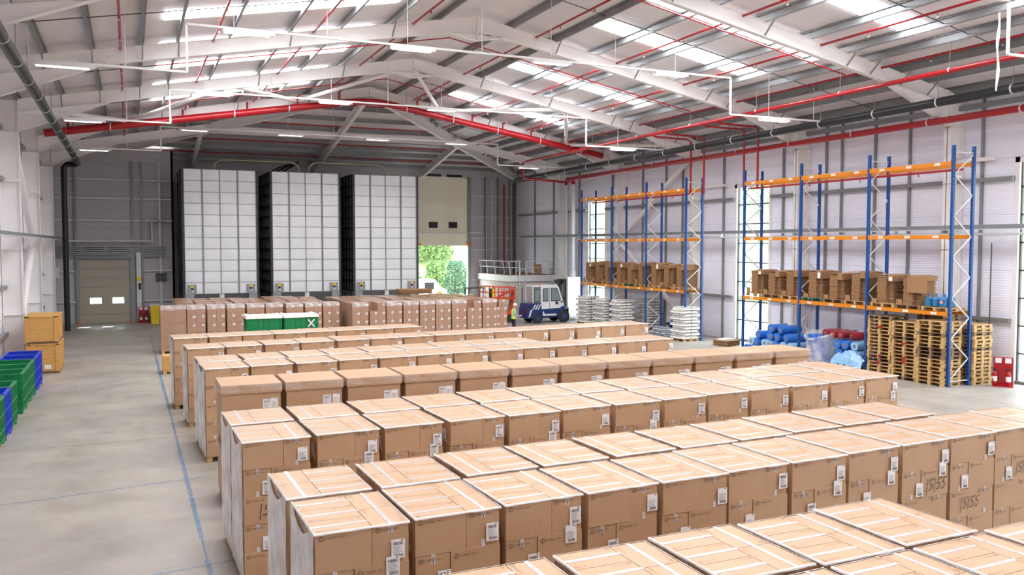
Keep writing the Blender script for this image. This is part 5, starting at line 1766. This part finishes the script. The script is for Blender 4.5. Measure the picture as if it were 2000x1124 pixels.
# the clothes: lofted ellipses around the trunk
def loft(name, rings, m, n=20):
    b = MB(); vs = []
    for (cx, cy, z, rx, ry) in rings:
        for k in range(n):
            a = 2 * PI * k / n; vs.append((cx + rx * math.cos(a), cy + ry * math.sin(a), z))
    fs = [(j * n + k, j * n + (k + 1) % n, (j + 1) * n + (k + 1) % n, (j + 1) * n + k) for j in range(len(rings) - 1) for k in range(n)]
    b.add(vs, fs, m, True); b.add(vs[-n:], [tuple(range(n))], m, True)
    return b.build(name, t)
loft('vest', [(0, 0, .84, .15, .2), (0, 0, .95, .15, .195), (0, 0, 1.1, .145, .185), (.01, 0, 1.25, .155, .2), (.01, 0, 1.38, .145, .205), (.015, 0, 1.44, .11, .17), (.02, 0, 1.485, .065, .08)], hivis)
loft('reflective_band', [(0, 0, .93, .156, .202), (0, 0, .985, .156, .2)], reflective)
loft('reflective_band', [(0, 0, 1.1, .152, .192), (.005, 0, 1.155, .156, .197)], reflective)
for s_ in (-1, 1):
    b = MB(); b.tube([(.01, s_ * .12, 1.435), (.01, s_ * .17, 1.42), (.01, s_ * .215, 1.36), (.0, s_ * .24, 1.25), (.0, s_ * .25, 1.16), (.03, s_ * .245, 1.1), (.1, s_ * .21, 1.06), (.2, s_ * .16, 1.03)], [.05, .072, .075, .066, .06, .058, .052, .044], shirt, 14)
    b.build('sleeve', t)
b = MB()
for s_ in (-1, 1):
    b.tube([(0, s_ * .07, .93), (0, s_ * .085, .82), (.01, s_ * .1, .65), (.02, s_ * .11, .48), (.005, s_ * .112, .25), (0, s_ * .112, .07)], [.1, .105, .092, .075, .072, .07], trousers, 14)
n = 18; vs = []
for z, rx, ry in ((.8, .1, .16), (.86, .125, .185), (.93, .13, .18), (.98, .13, .172)):
    for k in range(n): vs.append((rx * math.cos(2 * PI * k / n), ry * math.sin(2 * PI * k / n), z))
b.add(vs, [(j * n + k, j * n + (k + 1) % n, (j + 1) * n + (k + 1) % n, (j + 1) * n + k) for j in range(3) for k in range(n)], trousers, True)
b.add(vs[:n], [tuple(range(n))[::-1]], trousers)
b.build('trousers', t)
b = MB(); b.lathe([(.128, -.01), (.127, .03), (.112, .08), (.075, .115), (0, .13)], helmet_m, 18); b.box(.09, -.07, -.015, .18, .07, 0, helmet_m); o = b.build('helmet', t); o.location = (.085, 0, 1.69); o.rotation_euler = (0, R(12), 0)
b = MB(); b.lathe([(0, -.02), (.014, 0), (.009, .03), (0, .035)], skin, 8); o = b.build('nose', t); o.location = (.175, 0, 1.61)
for s_ in (-1, 1):
    b = MB(); b.lathe([(0, -.009), (.009, 0), (0, .009)], black, 8); o = b.build('eye', t); o.location = (.165, s_ * .034, 1.645)
    b = MB(); b.lathe([(0, -.03), (.014, 0), (0, .03)], skin, 8); o = b.build('ear', t); o.location = (.07, s_ * .092, 1.62)
    b = MB(); b.frust(-.08, -.055, 0, .2, .055, .09, .02, .01, black); o = b.build('shoe', t); o.location = (0, s_ * .11, 0)
b = MB(); b.box(.16, -.03, -.003, .172, .03, .003, ink_red); o = b.build('mouth', t); o.location = (.0, 0, 1.57)
b = MB(); b.box(-.1, -.12, 0, .08, .12, .012, paper); o = b.build('clipboard'); o.location = (21.55 + .42, 47.62, 1.02); o.rotation_euler = (0, R(-20), R(-10)); tag(o, 'small white note pad held by the person in the vest', 'note pad')

# ================================================================ OUTSIDE
b = MB(); b.box(XR + .3, YB - 40, -.25, 60, 100, -.02, yard_m); b.box(XL, YE + .3, -.25, XR + .3, 100, -.02, yard_m)
struct(b.build('yard_ground'))
def hill(name, fx_, n, m):
    vs = []; rn = random.Random(1)
    for j in range(n + 1):
        for i in range(n + 1):
            x, y, z = fx_(i / n, j / n); vs.append((x, y, z + rn.uniform(-.3, .3)))
    b = MB(); b.add(vs, [(j * (n + 1) + i, j * (n + 1) + i + 1, (j + 1) * (n + 1) + i + 1, (j + 1) * (n + 1) + i) for j in range(n) for i in range(n)], m, True)
    return struct(b.build(name))


hill('hillside_right', lambda u, v: (52 + 90 * u, -30 + 260 * v, -.5 + 24 * math.sin(min(1, u * 1.4) * PI / 2) + 2 * math.sin(v * 23 + u * 5)), 36, grass_m)
hill('hillside_far', lambda u, v: (-20 + 75 * u, 90 + 60 * v, -.5 + 22 * math.sin(min(1, v * 1.3) * PI / 2) + 1.2 * math.sin(u * 19)), 30, grass_m)


def bush_mesh(seed, r, h, n, m):
    rn = random.Random(seed); b = MB()
    for _ in range(n):
        a = rn.uniform(0, 2 * PI); q = rn.random() ** .5; z = rn.uniform(.1, 1)
        rr = r * (1 - (z - .35) ** 2) * q
        c = Vector((rr * math.cos(a), rr * math.sin(a), z * h)); u = Vector((rn.gauss(0, 1), rn.gauss(0, 1), rn.gauss(0, 1))).normalized()
        v = u.orthogonal().normalized(); s_ = rn.uniform(.07, .16)
        b.quad([c - u * s_, c + v * s_ * .5, c + u * s_, c - v * s_ * .5], m)
    return b.mesh('foliage')


BU = [bush_mesh(1, 1.6, 3.0, 2600, leaf), bush_mesh(2, 1.3, 3.8, 2400, leaf2), bush_mesh(3, 1.0, 2.6, 1600, leaf)]
for i, (x, y, s_, k, ph) in enumerate(((30.2, 81, 1.0, 1, 'feathery one in the middle of the doorway'), (25.2, 84, 1.2, 0, 'left side of the doorway'), (27.5, 90, 1.3, 0, 'upper middle, up the slope'),
                                  (33.0, 84, 1.0, 2, 'right edge of the doorway'), (28.6, 98, 1.5, 1, 'highest one at the top of the doorway'), (30.5, 88, 1.4, 2, 'pale one up the slope to the right'), (24.5, 94, 1.5, 1, 'upper left, up the slope'), (32.5, 95, 1.5, 0, 'upper right, up the slope'), (35.5, 101, 1.7, 1, 'topmost at the right'), (31.6, 104, 1.8, 0, 'far up the slope in the middle'), (27.0, 86, .9, 2, 'low one left of the middle'), (32.0, 79, .8, 2, 'low one beside the doorway edge'))):
    z = 0 if y < 90 else -.5 + 22 * math.sin(min(1, (y - 90) / 60 * 1.3) * PI / 2) - .3
    t = thing('bush', 'green bush outside the open doorway, ' + ph, 'bush', (x, y, z), i * 1.1, 'bushes outside'); o = link('foliage', BU[k], t); o.scale = (s_, s_, s_)
    b = MB()
    for a in (0, 2, 4): b.tube([(0, 0, 0), (.3 * math.cos(a), .3 * math.sin(a), 1.4 * s_)], .05, bark, 5)
    b.build('stem', t)
HT = bush_mesh(7, 3.0, 6, 2200, leaf2)
rn = random.Random(12)
for i in range(12):
    x = rn.uniform(62, 85); y = [18, 32, 44, 52, 61, 70, 80, 90, 100, 112, 124, 135][i]
    u = (x - 52) / 90; z = -.5 + 24 * math.sin(min(1, u * 1.4) * PI / 2)
    t = thing('tree', 'hillside tree seen through the right-hand windows, %s counted from the right' % ORD[i], 'tree', (x, y, z - .5), i, 'trees on the hillside'); link('foliage', HT, t)
    b = MB(); b.tube([(0, 0, 0), (0, 0, 3)], .2, bark, 6); b.build('trunk', t)
t = thing('white_van', 'white van with orange markings parked outside the open doorway', 'van', (24.7, 75.5, 0), 0)
b = MB(); b.prism([(-1.9, -.95, .3), (-1.9, -.95, 2.1), (-1.75, -.95, 2.25), (1.0, -.95, 2.25), (1.6, -.95, 1.5), (2.2, -.95, 1.2), (2.25, -.95, .3)], (0, 1.9, 0), fl_white); b.build('body', t, .05)
b = MB(); b.box(-1.2, -.965, 1.2, -.2, -.955, 1.9, galv_l); b.box(0, -.965, 1.3, .9, -.955, 1.95, black); b.build('side_window', t)
b = MB(); b.box(-1.9, -.97, .8, -1.5, -.955, 1.5, orange); b.box(1.2, -.97, .7, 1.7, -.955, 1.1, orange); b.build('marking', t)
for x in (-1.2, 1.4):
    for y in (-.9, .9):
        w_ = MB(); w_.tube([(x, y - .12, .33), (x, y + .12, .33)], .33, rubber, 18); w_.build('wheel', t)

# small things on and near the right wall
b = MB(); vs = []
for k in range(12):
    a = .25 * math.sin(k * 1.3); z = 12.72 - k * .225
    vs += [(25.0 + .04 * math.sin(k) - .06 * math.cos(a), 18.4 - .06 * math.sin(a), z), (25.0 + .04 * math.sin(k) + .06 * math.cos(a), 18.4 + .06 * math.sin(a), z)]
b.add(vs, [(2 * k, 2 * k + 1, 2 * k + 3, 2 * k + 2) for k in range(11)], white_p)
tag(b.build('hanging_strip'), 'loose white strip hanging from the roof at the upper right', 'strip')
b = MB()
for k in range(44):
    z = 1.95 + k * .08
    b.bar((31.2, 23.0, z), (31.2, 23.0, z + .07), .05 if k % 2 else .02, .02 if k % 2 else .05, galv_d)
b.bar((31.2, 23.0, 1.9), (31.2, 23.0, 5.5), .012, .012, galv_d)
tag(b.build('wall_chain'), 'dark chain hanging down the right wall left of the near window', 'chain')
